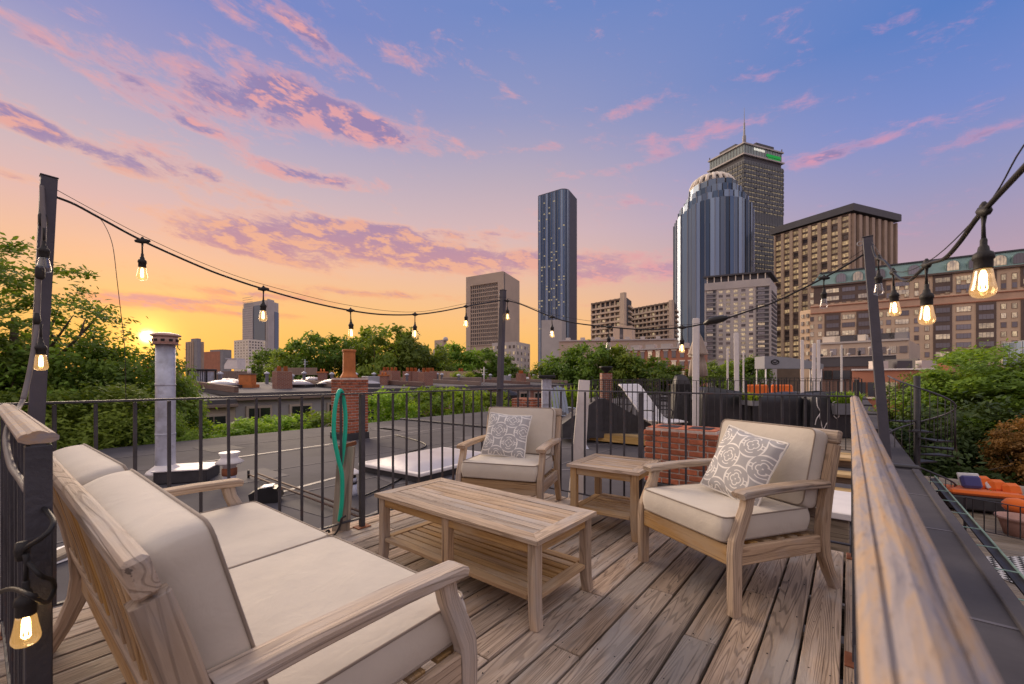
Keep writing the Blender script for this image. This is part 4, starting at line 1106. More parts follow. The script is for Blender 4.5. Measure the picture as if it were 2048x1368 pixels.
# tall dark bronze tower with crown and mast
C = corner(1488, 382); A = corner(1416, 416); B = corner(1567, 400)
t = bld('skyscraper', 'tallest dark tower with lit window lines, glass crown and mast', C)
zs = hz(318, 382)
body(t, box_from(A, C, B), GZ, zs, 'pruwall')
def stripmat():
    m, w, b = newmat('window_line'); v = coords(w, 'gr')
    x, y, z = w.sep(v)
    cell = w.n('ShaderNodeTexWhiteNoise'); cell.noise_dimensions = '2D'
    w.put(cell.inputs['Vector'], w.xyz(w.m('FLOOR', w.m('MULTIPLY', x, .9)), w.m('FLOOR', w.m('MULTIPLY', y, .2)), 0))
    big = w.noise(w.xyz(w.m('MULTIPLY', x, .05), w.m('MULTIPLY', y, .1), 0), 1, 2)
    on = w.m('GREATER_THAN', w.m('ADD', cell.outputs[0], w.m('MULTIPLY', big, .9)), .70)
    w.put(b.inputs['Base Color'], (.05, .05, .055, 1)); b.inputs['Roughness'].default_value = .2
    b.inputs['Emission Color'].default_value = (1, .74, .42, 1)
    w.put(b.inputs['Emission Strength'], w.m('MULTIPLY', on, w.m('ADD', .05, w.m('MULTIPLY', cell.outputs[0], .26)))); m.cycles.emission_sampling = 'NONE'
    return m
M['strip'] = stripmat()
for (P, Q) in ((A, C), (C, B)):
    d, n, L = frame_of(P, Q)
    for j in range(38):
        z = zs - 5.2 - j * 4.0
        if j in (11, 12): continue
        Bx(t, 'window_line', P + d * .6, Q - d * .6, z + .1, z + .95, .02, .10, 'strip')
        Bx(t, 'spandrel', P, Q, z + 1.2, z + 3.9, .02, .5, 'pruwall')
    for k in range(15):
        q = P + d * (L * (k + .5) / 15); Bx(t, 'mullion', q - d * .12, q + d * .12, GZ + 20, zs - 1, .5, .75, 'pruwall')
ctr = (A + B) / 2
def rim(f): return [ctr + (p - ctr) * f for p in box_from(A, C, B)]
z1, z2 = hz(308, 382), hz(286, 382)
body(t, rim(.94), zs - .05, z1, 'char', 'crown_base')
body(t, rim(1.03), z1, z1 + 1.2, 'palegrey', 'ledge')
body(t, rim(.955), z1 + 1.2, z2, 'prucap', 'crown')
body(t, rim(1.01), z2, z2 + 1.2, 'palegrey', 'ledge')
CA = rim(.955); 
for k in range(14):
    q = CA[1].lerp(CA[2], (k + .5) / 14); dd = frame_of(CA[1], CA[2])[0]; Bx(t, 'crown_mullion', q - dd * .1, q + dd * .1, z1 + 1.2, z2, .01, .25, 'grey')
for k in range(12):
    q = CA[0].lerp(CA[1], (k + .5) / 12); dd = frame_of(CA[0], CA[1])[0]; Bx(t, 'crown_mullion', q - dd * .1, q + dd * .1, z1 + 1.2, z2, .01, .25, 'grey')
dd = frame_of(CA[1], CA[2])[0]
for k in range(8):
    q = CA[1].lerp(CA[2], .26 + k * .036); Bx(t, 'sign_letter', q - dd * .55, q + dd * .55, z2 - 3.6 + (k % 3) * .12, z2 - 1.3 - (k % 2) * .3, .3, .6, 'whitesign')
for z0_, a_, b_ in ((z2 - 6.2, .58, .96), (z2 - 9.4, .62, .94)):
    Bx(t, 'green_sign', CA[1].lerp(CA[2], a_), CA[1].lerp(CA[2], b_), z0_, z0_ + 2.3, .3, .6, 'green')
def sub(f0, f1, g0, g1):
    q = box_from(A, C, B); o = q[1]; ea, eb = q[0] - q[1], q[2] - q[1]
    return [o + ea * f1 + eb * g0, o + ea * f0 + eb * g0, o + ea * f0 + eb * g1, o + ea * f1 + eb * g1]
body(t, sub(.05, .2, .35, .8), z2 + 1.2, z2 + 5, 'char', 'penthouse')
body(t, sub(.35, .8, .12, .4), z2 + 1.2, z2 + 7, 'char', 'penthouse')
m0 = Vector((C.x, C.y, 0)).lerp(Vector((ctr.x, ctr.y, 0)), .25) - Vector((t.location.x, t.location.y, 0)); zz = z2 - GZ
MB().tube([m0 + Vector((0, 0, zz)), m0 + Vector((0, 0, zz + 10)), m0 + Vector((0, 0, zz + 10.2)), m0 + Vector((0, 0, zz + 22)), m0 + Vector((0, 0, zz + 22.2)), m0 + Vector((0, 0, zz + 36))], [1.5, 1.5, .9, .7, .35, .12], 8).build('mast', M['grey'], t)
for q in (CA[0], CA[2]): MB().tube([q - t.location + Vector((0, 0, z2)), q - t.location + Vector((0, 0, z2 + 4))], .5, 6).build('beacon', M['char'], t)

# rounded glass tower with stepped shoulders and open dome
ZC = 318; c0 = c2w((1447 - CX) / F * ZC, ZC + 18)
t = bld('glass_tower', 'rounded blue glass tower with stepped shoulders and open white dome', c0)
def drum(ra, rb, z0, ztopf, N, a0, a1, tag_, mat2='win_blue'):
    base = math.atan2(-c0.y, -c0.x)                         # towards the viewer
    for i in range(N):
        a = a0 + (a1 - a0) * i / N; b = a0 + (a1 - a0) * (i + 1) / N
        pts = []
        for q in (a, b):
            lx, ly = sin(q) * ra, cos(q) * rb                # lx right of view, ly towards viewer
            pts.append(Vector((c0.x + lx * CT + ly * ST * 1.0, c0.y + lx * ST - ly * CT, 0)))
        zt_ = ztopf((a + b) / 2)
        d, n, L = frame_of(*pts); c = (pts[0] + pts[1]) / 2; c.z = (z0 + zt_) / 2
        out = .55 if i % 2 else .0
        mat = mat2 if (i * 7 + 3) % 5 in (0, 2, 4) else 'win_navy'
        pane(t, c + n * out, d, L * .94, zt_ - z0, mat, 1.2, 'glass_panel')
        if i % 2 == 0:
            p = pts[0].copy(); p.z = (z0 + zt_) / 2; pane(t, p + n * .8, d, .5, zt_ - z0, 'fin_', .8, 'fin')
UNIT['fin_'] = MB().box((0, 0, 0), (1, 1, 1)).mesh('fin'); UNIT['fin_'].materials.append(M['fin'])
hw = 76 / F * ZC
body(t, [Vector((c0.x + sin(q) * hw * .97 * CT + cos(q) * 24 * ST, c0.y + sin(q) * hw * .97 * ST - cos(q) * 24 * CT, 0)) for q in [i * pi / 12 for i in range(24)]][::-1], GZ, hz(440, ZC), 'char', 'core')
drum(hw, 26, GZ, lambda a: hz(432 - 26 * max(0, cos(a * .98)) ** .7 - (4 if abs(a) < .9 else 0), ZC), 30, -pi / 2 * 1.1, pi / 2 * 1.1, 'outer')
drum(hw * .87, 25.2, hz(450, ZC), lambda a: hz(388 + 14 * (abs(a) / 1.5) ** 2, ZC), 24, -pi / 2 * 1.1, pi / 2 * 1.1, 'mid')
drum(hw * .70, 23.0, hz(420, ZC), lambda a: hz(372 + 10 * (abs(a) / 1.5) ** 2, ZC), 20, -pi / 2 * 1.1, pi / 2 * 1.1, 'in')
drum(hw * .56, 20.0, hz(400, ZC), lambda a: hz(358, ZC), 18, -pi, pi, 'top')
zc = hz(358, ZC) - GZ; rr = hw * .56
MB().lathe([(rr * 1.0, zc - .6), (rr * 1.04, zc), (rr * 1.04, zc + .9), (rr * .98, zc + 1.1)], (0, 0, 0), 32).build('dome_ring', M['cream'], t)
zh = 27 / F * ZC
for k in range(10):
    a = k * pi / 10; P_ = [Vector((cos(a) * rr * cos(q), sin(a) * rr * cos(q), zc + .5 + zh * sin(q))) for q in [i * pi / 14 for i in range(15)]]
    MB().tube(P_, 1.25, 6).build('dome_rib', M['cream'], t)
for q in (.62,):
    MB().tube([Vector((cos(a) * rr * cos(q), sin(a) * rr * cos(q), zc + .5 + zh * sin(q))) for a in [i * pi / 16 for i in range(33)]], .55, 5).build('dome_hoop', M['cream'], t)
MB().lathe([(rr * .2, zc + zh * .9), (rr * .22, zc + zh + .4), (rr * .1, zc + zh + 1.5)], (0, 0, 0), 12).build('dome_cap', M['cream'], t)
MB().lathe([(rr * .93, zc), (rr * .80, zc + zh * .45), (rr * .5, zc + zh * .8), (rr * .05, zc + zh * .92)], (0, 0, 0), 20).build('dome_core', M['grey'], t)

# slender glass tower with a rounded corner
ZA = 470
P0, P1 = corner(1077, 476), corner(1121, 464)
t = bld('glass_tower', 'slender dark glass tower with slanting top and one rounded corner', P0)
d, n, L = frame_of(P0, P1); back = -n * 34
arc = []; rad = 7.5
for i in range(6):
    a = i * pi / 2 / 5; arc.append(P1 + d * rad * sin(a) - n * rad * (1 - cos(a)))
pl = [P0] + arc + [arc[-1] - n * 26, P0 - n * 36]
zl, zr = hz(391, 476), hz(376, 462)
mb = MB(); N_ = len(pl); vs = []
for p in pl: vs.append(p - t.location + Vector((0, 0, -GZ + GZ - t.location.z + GZ)))
tops = [zl + (zr - zl) * min(1, max(0, (p - P0).dot(d) / L)) for p in pl]
vs += [Vector((p.x - t.location.x, p.y - t.location.y, z - GZ)) for p, z in zip(pl, tops)]
mb.add(vs, [(i, (i + 1) % N_, N_ + (i + 1) % N_, N_ + i) for i in range(N_)] + [tuple(range(N_, 2 * N_))])
mb.build('core', M['char'], t)
def topz(p): return zl + (zr - zl) * min(1, max(0, (p - P0).dot(d) / L))
segs = [(P0.lerp(P1, i / 9), P0.lerp(P1, (i + 1) / 9)) for i in range(9)] + [(arc[i], arc[i + 1]) for i in range(5)]
for k, (a, b) in enumerate(segs):
    dd, nn, LL = frame_of(a, b); zt_ = topz((a + b) / 2) - 1
    pane(t, (a + b) / 2 + Vector((0, 0, (zt_ + GZ) / 2)) + nn * .1, dd, LL * .97, zt_ - GZ, 'win_navy' if k % 3 else 'win_blue', .4, 'glass_panel')
    pane(t, a + Vector((0, 0, (zt_ + GZ) / 2)) + nn * .5, dd, .45, zt_ - GZ, 'fin_', .8, 'fin')
rs = random.Random(5); lw = MB()
for k, (a, b) in enumerate(segs[:11]):
    dd, nn, LL = frame_of(a, b)
    for j in range(52):
        z = hz(690, ZA) + j * 3.1
        pr = .24 if 12 < j < 34 else .05
        if rs.random() < pr * (1.3 if j % 7 == 0 else .8):
            q0, q1 = a + dd * LL * rs.uniform(.08, .3), a + dd * LL * rs.uniform(.6, .95)
            c_ = (q0 + q1) / 2 + nn * .36 - t.location; c_.z = z - GZ
            lw.box(c_, ((q1 - q0).length, .1, rs.uniform(.9, 1.6)), Matrix((dd, Vector((-dd.y, dd.x, 0)), Vector((0, 0, 1)))).transposed())
M['litwin'] = emat('scattered_lit_windows', (1, .80, .52), .38)
o = lw.build('lit_windows', M['litwin'], t); o['kind'] = 'stuff'
A = corner(1083, 452); B = corner(1124, 446)
body(t, [A, B, B - n * 12, A - n * 12], GZ, hz(640, 450), 'palegrey', 'podium')

# beige slab building with a big window grid
A, C, B = corner(934, 318), corner(1008, 300), corner(1039, 330)
t = bld('slab_building', 'beige concrete slab building with a recessed grid of dark windows', C)
zt = hz(543, 300); body(t, box_from(A, C, B), GZ, zt, 'beige')
d, n, L = frame_of(A, C); zb, z1 = hz(690, 310), hz(568, 308)
G0, G1 = A + d * L * .12, A + d * L * .86
Bx(t, 'window_wall', G0, G1, zb, z1, .02, .1, 'char')
for i in range(15): q = G0.lerp(G1, i / 14); Bx(t, 'mullion', q - d * .22, q + d * .22, zb, z1, .1, .75, 'beige')
for j in range(16): z = zb + (z1 - zb) * j / 15; Bx(t, 'spandrel', G0, G1, z - .38, z + .38, .1, .6, 'beige')
Bx(t, 'frame_side', A + d * .01, G0, GZ, zt - .01, .02, 1.2, 'beige'); Bx(t, 'frame_side', G1, C - d * .01, GZ, zt - .01, .02, 1.2, 'beige'); Bx(t, 'frame_top', G0 + d * .01, G1 - d * .01, z1, zt - .01, .02, 1.2, 'beige')
d2 = frame_of(C, B)[0]; Bx(t, 'shadow_joint', C + d2 * .6, C + d2 * 1.8, GZ, zt - .3, .02, .06, 'char')
A, C, B = corner(984, 232), corner(1032, 222), corner(1060, 240)
t = bld('low_block', 'low beige block with small windows below the slab building', C); zt = hz(684, 225)
body(t, box_from(A, C, B), GZ, zt, 'palegrey')
for P_, Q_, k in ((A, C, 6), (C, B, 4)):
    d, n, L = frame_of(P_, Q_)
    for i in range(k):
        for j in range(4): pane(t, P_ + d * L * (i + .5) / k + n * .06 + Vector((0, 0, zt - 2.6 - j * 3.3)), d, 1.3, 1.6, 'win_dark' if (i + j) % 3 else 'win_small')

# balcony apartment slabs
def balcony_slab(label, A, C, B, ytop, Z, rows, cols, core=None):
    t = bld('apartment_block', label, C); zt = hz(ytop, Z); body(t, box_from(A, C, B), GZ, zt, 'char')
    d, n, L = frame_of(A, C)
    for i in range(cols + 1): q = A + d * (L * i / cols); Bx(t, 'pier', q - d * .3, q + d * .3, GZ, zt, .02, 1.0, 'beige')
    rh = 2.75
    for j in range(rows):
        z = zt - 4.5 - j * rh; Bx(t, 'balcony', A, C, z, z + .95, .02, 1.5, 'beige')
        for i in range(cols):
            if random.random() < .45: pane(t, A + d * L * (i + .5) / cols + n * .1 + Vector((0, 0, z + 1.75)), d, L / cols * .6, 1.4, 'win_small')
    Bx(t, 'cornice', A, C, zt - 1.1, zt - .3, .02, 1.3, 'dkbrown')
    d2, n2, L2 = frame_of(C, B)
    for j in range(rows): z = zt - 4.5 - j * rh; Bx(t, 'balcony', C + d2 * L2 * .35, B, z, z + .95, .02, 1.0, 'beige')
    Bx(t, 'stair_shaft', C - d * L * .10 if core else C - d * 1.5, C + d * .4, GZ, zt + (2.2 if core else .4), .1, 2.0, 'beige')
    return t
balcony_slab('dark balcony apartment block with a beige lift shaft', corner(1185, 238), corner(1252, 220), corner(1263, 232), 594, 220, 17, 7, True)
balcony_slab('longer balcony apartment block beside the rounded glass tower', corner(1264, 250), corner(1347, 226), corner(1354, 240), 602, 226, 17, 10)
A, C, B = corner(1226, 176), corner(1264, 172), corner(1270, 180)
t = bld('low_tower', 'short beige twin-shaft building behind the brick row houses', C); body(t, box_from(A, C, B), GZ, hz(651, 172), 'beige')
d, n, L = frame_of(A, C); Bx(t, 'recess', A + d * L * .36, A + d * L * .54, GZ, hz(655, 172), .02, .06, 'char')
for j in range(3): pane(t, A + d * L * .45 + n * .1 + Vector((0, 0, hz(660, 172) - 2.2 - j * 3)), d, L * .14, 1.2, 'win_mix')
A, C, B = corner(1118, 168), corner(1352, 160), corner(1358, 190)
t = bld('long_wall_building', 'long low beige roof parapet behind the leafy treetops', C); zt = hz(681, 163); body(t, box_from(A, C, B), GZ, zt, 'beige')
Bx(t, 'parapet_cap', A, C, zt, zt + .5, -.4, .5, 'palegrey')
for i in range(7):
    q = A.lerp(C, .08 + i * .13) - frame_of(A, C)[1] * 2; c_ = q - t.location; c_.z = zt - GZ + .9; MB().box(c_, (1.6, 1.4, 1.4), rotz(.3)).build('rooftop_unit', M['palegrey'], t)

# grey hotel block with dark roof canopy
A, C, B = corner(1409, 252), corner(1540, 238), corner(1554, 262)
t = bld('hotel_block', 'pale grey block with rows of lit windows and dark flat roof canopy', C); zt = hz(556, 238)
body(t, box_from(A, C, B), GZ, zt, 'palegrey')
d, n, L = frame_of(A, C); z0 = hz(716, 240); rows = 16; rh = (hz(574, 240) - z0) / rows
facade(t, A + d * L * .2, A + d * L * .78, z0, z0 + rh * rows, 5, rows, .44, .42, .5, 'palegrey', 'win_small')
for s0, s1 in ((.03, .18), (.80, .985)):
    a, b = A + d * L * s0, A + d * L * s1
    Bx(t, 'dark_bay', a, b, z0, z0 + rh * rows, .02, .2, 'char')
    for j in range(rows):
        Bx(t, 'bay_spandrel', a, b, z0 + rh * j, z0 + rh * (j + .34), .2, .6, 'grey')
        pane(t, (a + b) / 2 - d * L * .02 + n * .26 + Vector((0, 0, z0 + rh * (j + .66))), d, L * .10, rh * .5, 'win_mix')
Bx(t, 'top_band', A, C, z0 + rh * rows + .3, zt - .05, .02, .7, 'palegrey')
d2, n2, L2 = frame_of(C, B)
for j in range(rows): Bx(t, 'side_louvre', C + d2 * L2 * .2, B - d2 * L2 * .1, z0 + rh * j, z0 + rh * (j + .5), .02, .3, 'char')
cc_ = (A + B) / 2; zc_ = hz(541, 238)
body(t, [cc_ + (p - cc_) * 1.04 for p in box_from(A, C, B)], zc_ - .9, zc_, 'char', 'roof_canopy')
body(t, [cc_ + (p - cc_) * .9 for p in box_from(A, C, B)], zt - .02, zc_ - .9, 'char', 'penthouse')
for i in range(9): q = A.lerp(C, (i + .4) / 9); Bx(t, 'canopy_post', q - d * .25, q + d * .25, zt, zc_ - .9, -.9, -.1, 'cream')

# tan hotel with green mansard
HA, HB = c2w((1622 - CX) / F * 181, 181), c2w((2110 - CX) / F * 142, 142)
t = bld('grand_hotel', 'long tan brick hotel with red band, brown bays and green mansard roof', HB)
d, n, L = frame_of(HA, HB)
def hx(px):                                                # point of the facade under a pixel column
    k = (px - CX) / F; a, b = plan(HA), plan(HB); e = b - a; s_ = (k * a.y - a.x) / (e.x - k * e.y); return HA + (HB - HA) * s_
def hzz(px, py): p = hx(px); return hz(py, plan(p).y)
zc = hzz(1920, 546); zb_ = hzz(1920, 590)
body(t, [HA, HB, HB - n * 24, HA - n * 24], GZ, zc, 'tan')
body(t, [HA - d * 4 - n * 3.5, HA - n * .5, HA - n * 24, HA - d * 4 - n * 20], GZ, zc - 9, 'tan', 'end_bay')
for j in range(7):
    for q_ in (.3, .75): pane(t, HA.lerp(HA - d * 4 - n * 3.5, q_) + Vector((0, 0, zc - 11.5 - j * 3.25)), (d * 4 + n * 3.0).normalized(), 1.0, 1.6, 'win_mix', .5)
Bx(t, 'upper_band', HA + d * 1, HA + d * 24, zc - 6.8, zc, .02, .25, 'dkbrown')
Bx(t, 'cornice', HA, HB, zc, zc + .7, -.3, .9, 'dkbrown')
zr = hzz(1920, 606)
Bx(t, 'red_band', HA - d * .2, HB, zr + .1, zr + 2.6, .02, .18, 'tanred')
for z in (zr - .2, zr + 2.6): Bx(t, 'string_course', HA - d * .3, HB, z, z + .3, .02, .5, 'redband')
ms = MB(); sl_ = 3.0; zt = zc + 6.2
q = [HA + n * .2, HB + n * .2, HB - n * 24, HA - n * 24]
lo = [p - t.location for p in q]; hi = [HA - n * sl_ + d * sl_ - t.location, HB - n * sl_ - t.location, HB - n * 21 - t.location, HA - n * 21 + d * sl_ - t.location]
vs = [Vector((p.x, p.y, zc + .7 - GZ)) for p in lo] + [Vector((p.x, p.y, zt - GZ)) for p in hi]
ms.add(vs, [(i, (i + 1) % 4, 4 + (i + 1) % 4, 4 + i) for i in range(4)] + [(4, 5, 6, 7)]); ms.build('mansard_roof', M['patina'], t)
Bx(t, 'roof_ridge', HA + d * sl_, HB, zt, zt + .5, -sl_ - .8, -sl_ + .5, 'char')
for px in (1682, 1716, 1760, 1828, 1906, 1950, 2000, 2040):
    p = hx(px); arch = [(-1.55, 0), (1.55, 0), (1.55, 2.0)] + [(1.55 * cos(a), 2.0 + 1.55 * sin(a)) for a in [i * pi / 8 for i in range(1, 8)]] + [(-1.55, 2.0)]
    Mx = Matrix((d, Vector((0, 0, 1)), n)).transposed(); o_ = p - t.location; o_.z = zc + 1.2 - GZ
    MB().prism([(x * 1.25, y * 1.1 - .1) for x, y in arch], 1.6, Mx, o_ - n * 1.7).build('dormer', M['patina'], t)
    MB().prism(arch, .1, Mx, o_ - n * .08 + Vector((0, 0, .1))).build('dormer_window', M['win_mix'], t)
UNIT['brownfr'] = MB().box((0, 0, 0), (1, 1, 1)).mesh('window_frame'); M['tanframe'] = pm('tan_window_frame', (.36, .26, .185), .8, kind='World'); UNIT['brownfr'].materials.append(M['tanframe'])
cols = [(1624, 's', 4), (1640, 's', 4), (1665, 'D', 13), (1697, 'w', 13), (1729, 'D', 13), (1762, 's', 4), (1777, 's', 5), (1804, 'w', 14), (1833, 's', 5), (1854, 's', 5), (1885, 'D', 15), (1927, 'w', 15), (1972, 'D', 16), (2007, 's', 6), (2029, 's', 6), (2062, 'D', 16), (2095, 's', 6)]
fl = 3.25
for px, ty, hwid in cols:
    p0, p1 = hx(px - hwid), hx(px + hwid); c = (p0 + p1) / 2; W_ = (p1 - p0).length
    if ty == 'D': Bx(t, 'brown_bay', p0 - d * .5, p1 + d * .5, GZ, zr - .5, .02, .3, 'dkbrown')
    out = n * (.36 if ty == 'D' else .1)
    for j in range(11):
        z = zr - 2.3 - j * fl
        if z < GZ + 2: break
        pane(t, c + out + Vector((0, 0, z)), d, W_ * (.96 if ty != 's' else .85), 1.75, 'win_mix' if ty != 's' else ('win_small' if j % 3 == 0 else 'win_mix'))
        if ty != 'D': pane(t, c + n * .06 + Vector((0, 0, z)), d, W_ * 1.02, 2.0, 'brownfr', .12, 'window_frame')
    if ty == 's' or True:
        for q in ([c] if ty == 's' else [c - d * W_ * .33, c + d * W_ * .33]):
            w_ = W_ * .8 if ty == 's' else W_ * .30
            pane(t, q + n * .1 + Vector((0, 0, zr + 1.5)), d, w_, 1.5, 'win_mix')
            pane(t, q + n * .06 + Vector((0, 0, zr + 6.4)), d, w_ * 1.15, 5.6, 'brownfr', .12, 'window_frame')
            pane(t, q + n * .1 + Vector((0, 0, zr + 4.9)), d, w_, 1.8, 'win_mix'); pane(t, q + n * .1 + Vector((0, 0, zr + 7.9)), d, w_, 1.9, 'win_small')
    if ty == 'D' and px > 1700: Bx(t, 'upper_bay', p0 - d * .6, p1 + d * .6, zc - 6.8, zc - .02, .02, .28, 'dkbrown')
    if ty != 's':
        for z in (zc - 2.0, zc - 5.2): pane(t, c + n * .32 + Vector((0, 0, z)), d, W_ * 1.0, 1.6, 'win_mix')

# far right brown block and blue glass corner
A, B = c2w((1990 - CX) / F * 168, 168), c2w((2130 - CX) / F * 150, 150)
t = bld('brown_block', 'dark brown block with white balcony bands behind the hotel end', A); d, n, L = frame_of(A, B); zt = hz(505, 165)
A2, B2_ = A - n * 30, B - n * 30
body(t, [A2, B2_, B2_ - n * 20, A2 - n * 20], GZ, zt + 12, 'dkbrown')
for j in range(5): Bx(t, 'balcony', A2 + d * L * .25, B2_, zt + 5 - j * 3.6, zt + 6 - j * 3.6, .02, .8, 'palegrey')
A, C, B = corner(2008, 96), corner(2060, 88), corner(2080, 96)
t = bld('blue_glass_block', 'low blue glass corner building behind the bright tree', C); body(t, box_from(A, C, B), GZ, hz(682, 90), 'char')
facade(t, A, C, hz(730, 90), hz(682, 90), 4, 3, .12, .12, .2, 'fin', 'win_blue')

# slim white tower and lower blocks on the sunset side
A, C, B = corner(487, 640), corner(533, 612), corner(557, 640)
t = bld('office_tower', 'slim white tower with dark glass front at sunset', C); zt = hz(600, 612)
body(t, box_from(A, C, B), GZ, zt, 'palegrey')
d, n, L = frame_of(A, C); zl_ = hz(690, 620)
Bx(t, 'glass_front', A + d * L * .45, A + d * L * .97, zl_ - 12, zt - 6, .1, .5, 'navy_')
Bx(t, 'pale_side', A, A + d * L * .45, GZ, zt - 8, .05, 1.5, 'palegrey')
d2 = frame_of(C, B)[0]; L2 = frame_of(C, B)[2]
Bx(t, 'curved_pier', C + d2 * L2 * .05, C + d2 * L2 * .55, GZ, zt + 2, .1, 1.5, 'palegrey'); Bx(t, 'glass_side', C + d2 * L2 * .62, B, GZ, zt - 14, .1, .5, 'navy_')
for j in range(22): Bx(t, 'floor_line', A, A + d * L * .45, zl_ + j * 3.4, zl_ + j * 3.4 + .5, 1.5, 1.56, 'grey')
A, C, B = corner(468, 520), corner(497, 500), corner(531, 520)
t = bld('apartment_block', 'low pale block with small windows at the foot of the slim white tower', C); zt = hz(679, 505); body(t, box_from(A, C, B), GZ, zt, 'cream')
for P_, Q_, k in ((A, C, 5), (C, B, 6)):
    d, n, L = frame_of(P_, Q_)
    for i in range(k):
        for j in range(8): pane(t, P_ + d * L * (i + .5) / k + n * .1 + Vector((0, 0, zt - 3 - j * 3.4)), d, 1.7, 1.6, 'win_dark')
A, C, B = corner(371, 820), corner(386, 800), corner(408, 815)
t = bld('far_tower', 'small brown tower far off beside the sunset', C); body(t, box_from(A, C, B), GZ, hz(683, 805), 'brown')
A2, C2, B2_ = corner(382, 806), corner(394, 796), corner(402, 806); body(t, box_from(A2, C2, B2_), GZ, hz(677, 800), 'grey', 'lift_core')
d, n, L = frame_of(A, C)
for i in range(3): q = A + d * L * (i + .5) / 3; Bx(t, 'window_strip', q - d * .8, q + d * .8, GZ + 10, hz(686, 805), .05, .3, 'char')
A, C, B = corner(408, 600), corner(440, 585), corner(463, 600)
t = bld('far_block', 'low red and grey block far off beside the small brown tower', C); body(t, box_from(A, C, B), GZ, hz(703, 590), 'redband')
A2, C2, B2_ = corner(420, 595), corner(445, 583), corner(463, 595); body(t, box_from(A2, C2, B2_), GZ + 8, hz(700, 588), 'grey', 'upper_floor'); body(t, [p * 1.004 for p in box_from(A2, C2, B2_)], hz(700.5, 588), hz(699, 588), 'char', 'roof_edge')
A, C, B = corner(866, 205), corner(884, 200), corner(895, 208)
t = bld('rooftop_house', 'pale stepped penthouse block with a round tank above the treetops', C); body(t, box_from(A, C, B), GZ, hz(698, 202), 'beige'); 
A2, C2, B2_ = corner(869, 204), corner(885, 200), corner(893, 207); body(t, box_from(A2, C2, B2_), hz(698, 202), hz(680, 202), 'beige', 'upper_floor')
c_ = corner(891, 203) - t.location; c_.z = hz(679, 203) - GZ; MB().lathe([(.2, -1.2), (1.1, -.6), (1.3, 0), (1.0, .9), (.1, 1.3)], c_, 10).build('tank', M['palegrey'], t)
# brick row beyond the treetops
A, C, B = corner(1235, 128), corner(1408, 112), corner(1415, 130)
t = bld('brick_row', 'red brick row of houses with pale dormers beyond the treetops', C); zt = hz(694, 116); body(t, box_from(A, C, B), GZ, zt, 'redband')
d, n, L = frame_of(A, C)
for i in range(11):
    q = A + d * L * (i + .5) / 11
    for j in range(3): pane(t, q + n * .08 + Vector((0, 0, zt - 1.9 - j * 3.0)), d, 1.1, 1.9, 'win_mix'); pane(t, q + n * .05 + Vector((0, 0, zt - .75 - j * 3.0)), d, 1.5, .35, 'creamfr', .2, 'lintel')
    if i % 2 == 0:
        Bx(t, 'dormer', q - d * 1.3, q + d * 1.3, zt, zt + 1.1, -2, .2, 'palegrey')
Bx(t, 'cornice', A, C, zt - .4, zt, .02, .5, 'palegrey')
# tan low building, dark roofs and red brick block on the right
A, C, B = corner(1640, 118), corner(1818, 104), corner(1840, 122)
t = bld('low_tan_building', 'low tan building with rooftop units below the grand hotel', C); zt = hz(683, 108); body(t, box_from(A, C, B), GZ, zt, 'beige')
d, n, L = frame_of(A, C); Bx(t, 'parapet', A, C, zt, zt + .5, -.3, .3, 'palegrey')
for i in range(9): pane(t, A + d * L * (i + .5) / 9 + n * .08 + Vector((0, 0, zt - 2.2)), d, 1.4, 1.7, 'win_mix')
for s_, w_, m_ in ((.12, 4.0, 'cream'), (.30, 5.0, 'char'), (.46, 2.5, 'cream'), (.72, 4.5, 'char'), (.88, 3.5, 'grey')):
    q = A + d * L * s_ - n * 3 - t.location; q.z = zt - GZ + 1.1; MB().box(q, (w_, 3, 2.2), rotz(math.atan2(d.y, d.x))).build('rooftop_unit', M[m_], t)
A, C, B = corner(1628, 74), corner(1792, 66), corner(1812, 78)
t = bld('dark_parapet_house', 'dark grey parapet roof with pipes and vents in front of the tan building', C); zt = hz(712, 68); body(t, box_from(A, C, B), GZ, zt - 1.6, 'brickdark')
Bx(t, 'parapet', A, C, zt - 1.6, zt, -.3, .1, 'char'); Bx(t, 'coping', A, C, zt, zt + .14, -.35, .25, 'palegrey')
d, n, L = frame_of(A, C)
for i in range(8):
    q = A + d * L * (i + .6) / 8.5
    pane(t, q + n * .1 + Vector((0, 0, zt - 3.0)), d, 1.1, 1.5, 'win_dark')
    q = q - n * (1.5 + i % 3) - t.location; q.z = zt - 1.2 - GZ; MB().lathe([(.22, 0), (.2, 1.6 + (i % 3) * .5), (.3, 1.7 + (i % 3) * .5), (.1, 1.9 + (i % 3) * .5)], q, 8).build('roof_pipe', M['palegrey' if i % 2 else 'char'], t)
A, C, B = corner(1704, 46), corner(1868, 41), corner(1900, 50)
t = bld('red_brick_house', 'red brick house with white coping and dark windows behind the cap rail pole', C); zt = hz(740, 43); body(t, box_from(A, C, B), GZ, zt, 'redband')
Bx(t, 'coping', A, C, zt, zt + .16, -.4, .2, 'white'); d, n, L = frame_of(A, C)
for i in range(5): pane(t, A + d * L * (i + .5) / 5 + n * .06 + Vector((0, 0, zt - 2.0)), d, 1.1, 1.5, 'win_dark'); pane(t, A + d * L * (i + .5) / 5 + n * .04 + Vector((0, 0, zt - 2.9)), d, 1.4, .2, 'creamfr', .2, 'sill')
A2, C2, B2_ = corner(1826, 52), corner(1905, 48), corner(1920, 58)
body(t, box_from(A2, C2, B2_), GZ, hz(722, 50), 'redband', 'rear_wing')
A2, C2, B2_ = corner(1770, 54), corner(1836, 50), corner(1842, 60)
body(t, box_from(A2, C2, B2_), GZ, hz(718, 52), 'char', 'grey_wing')
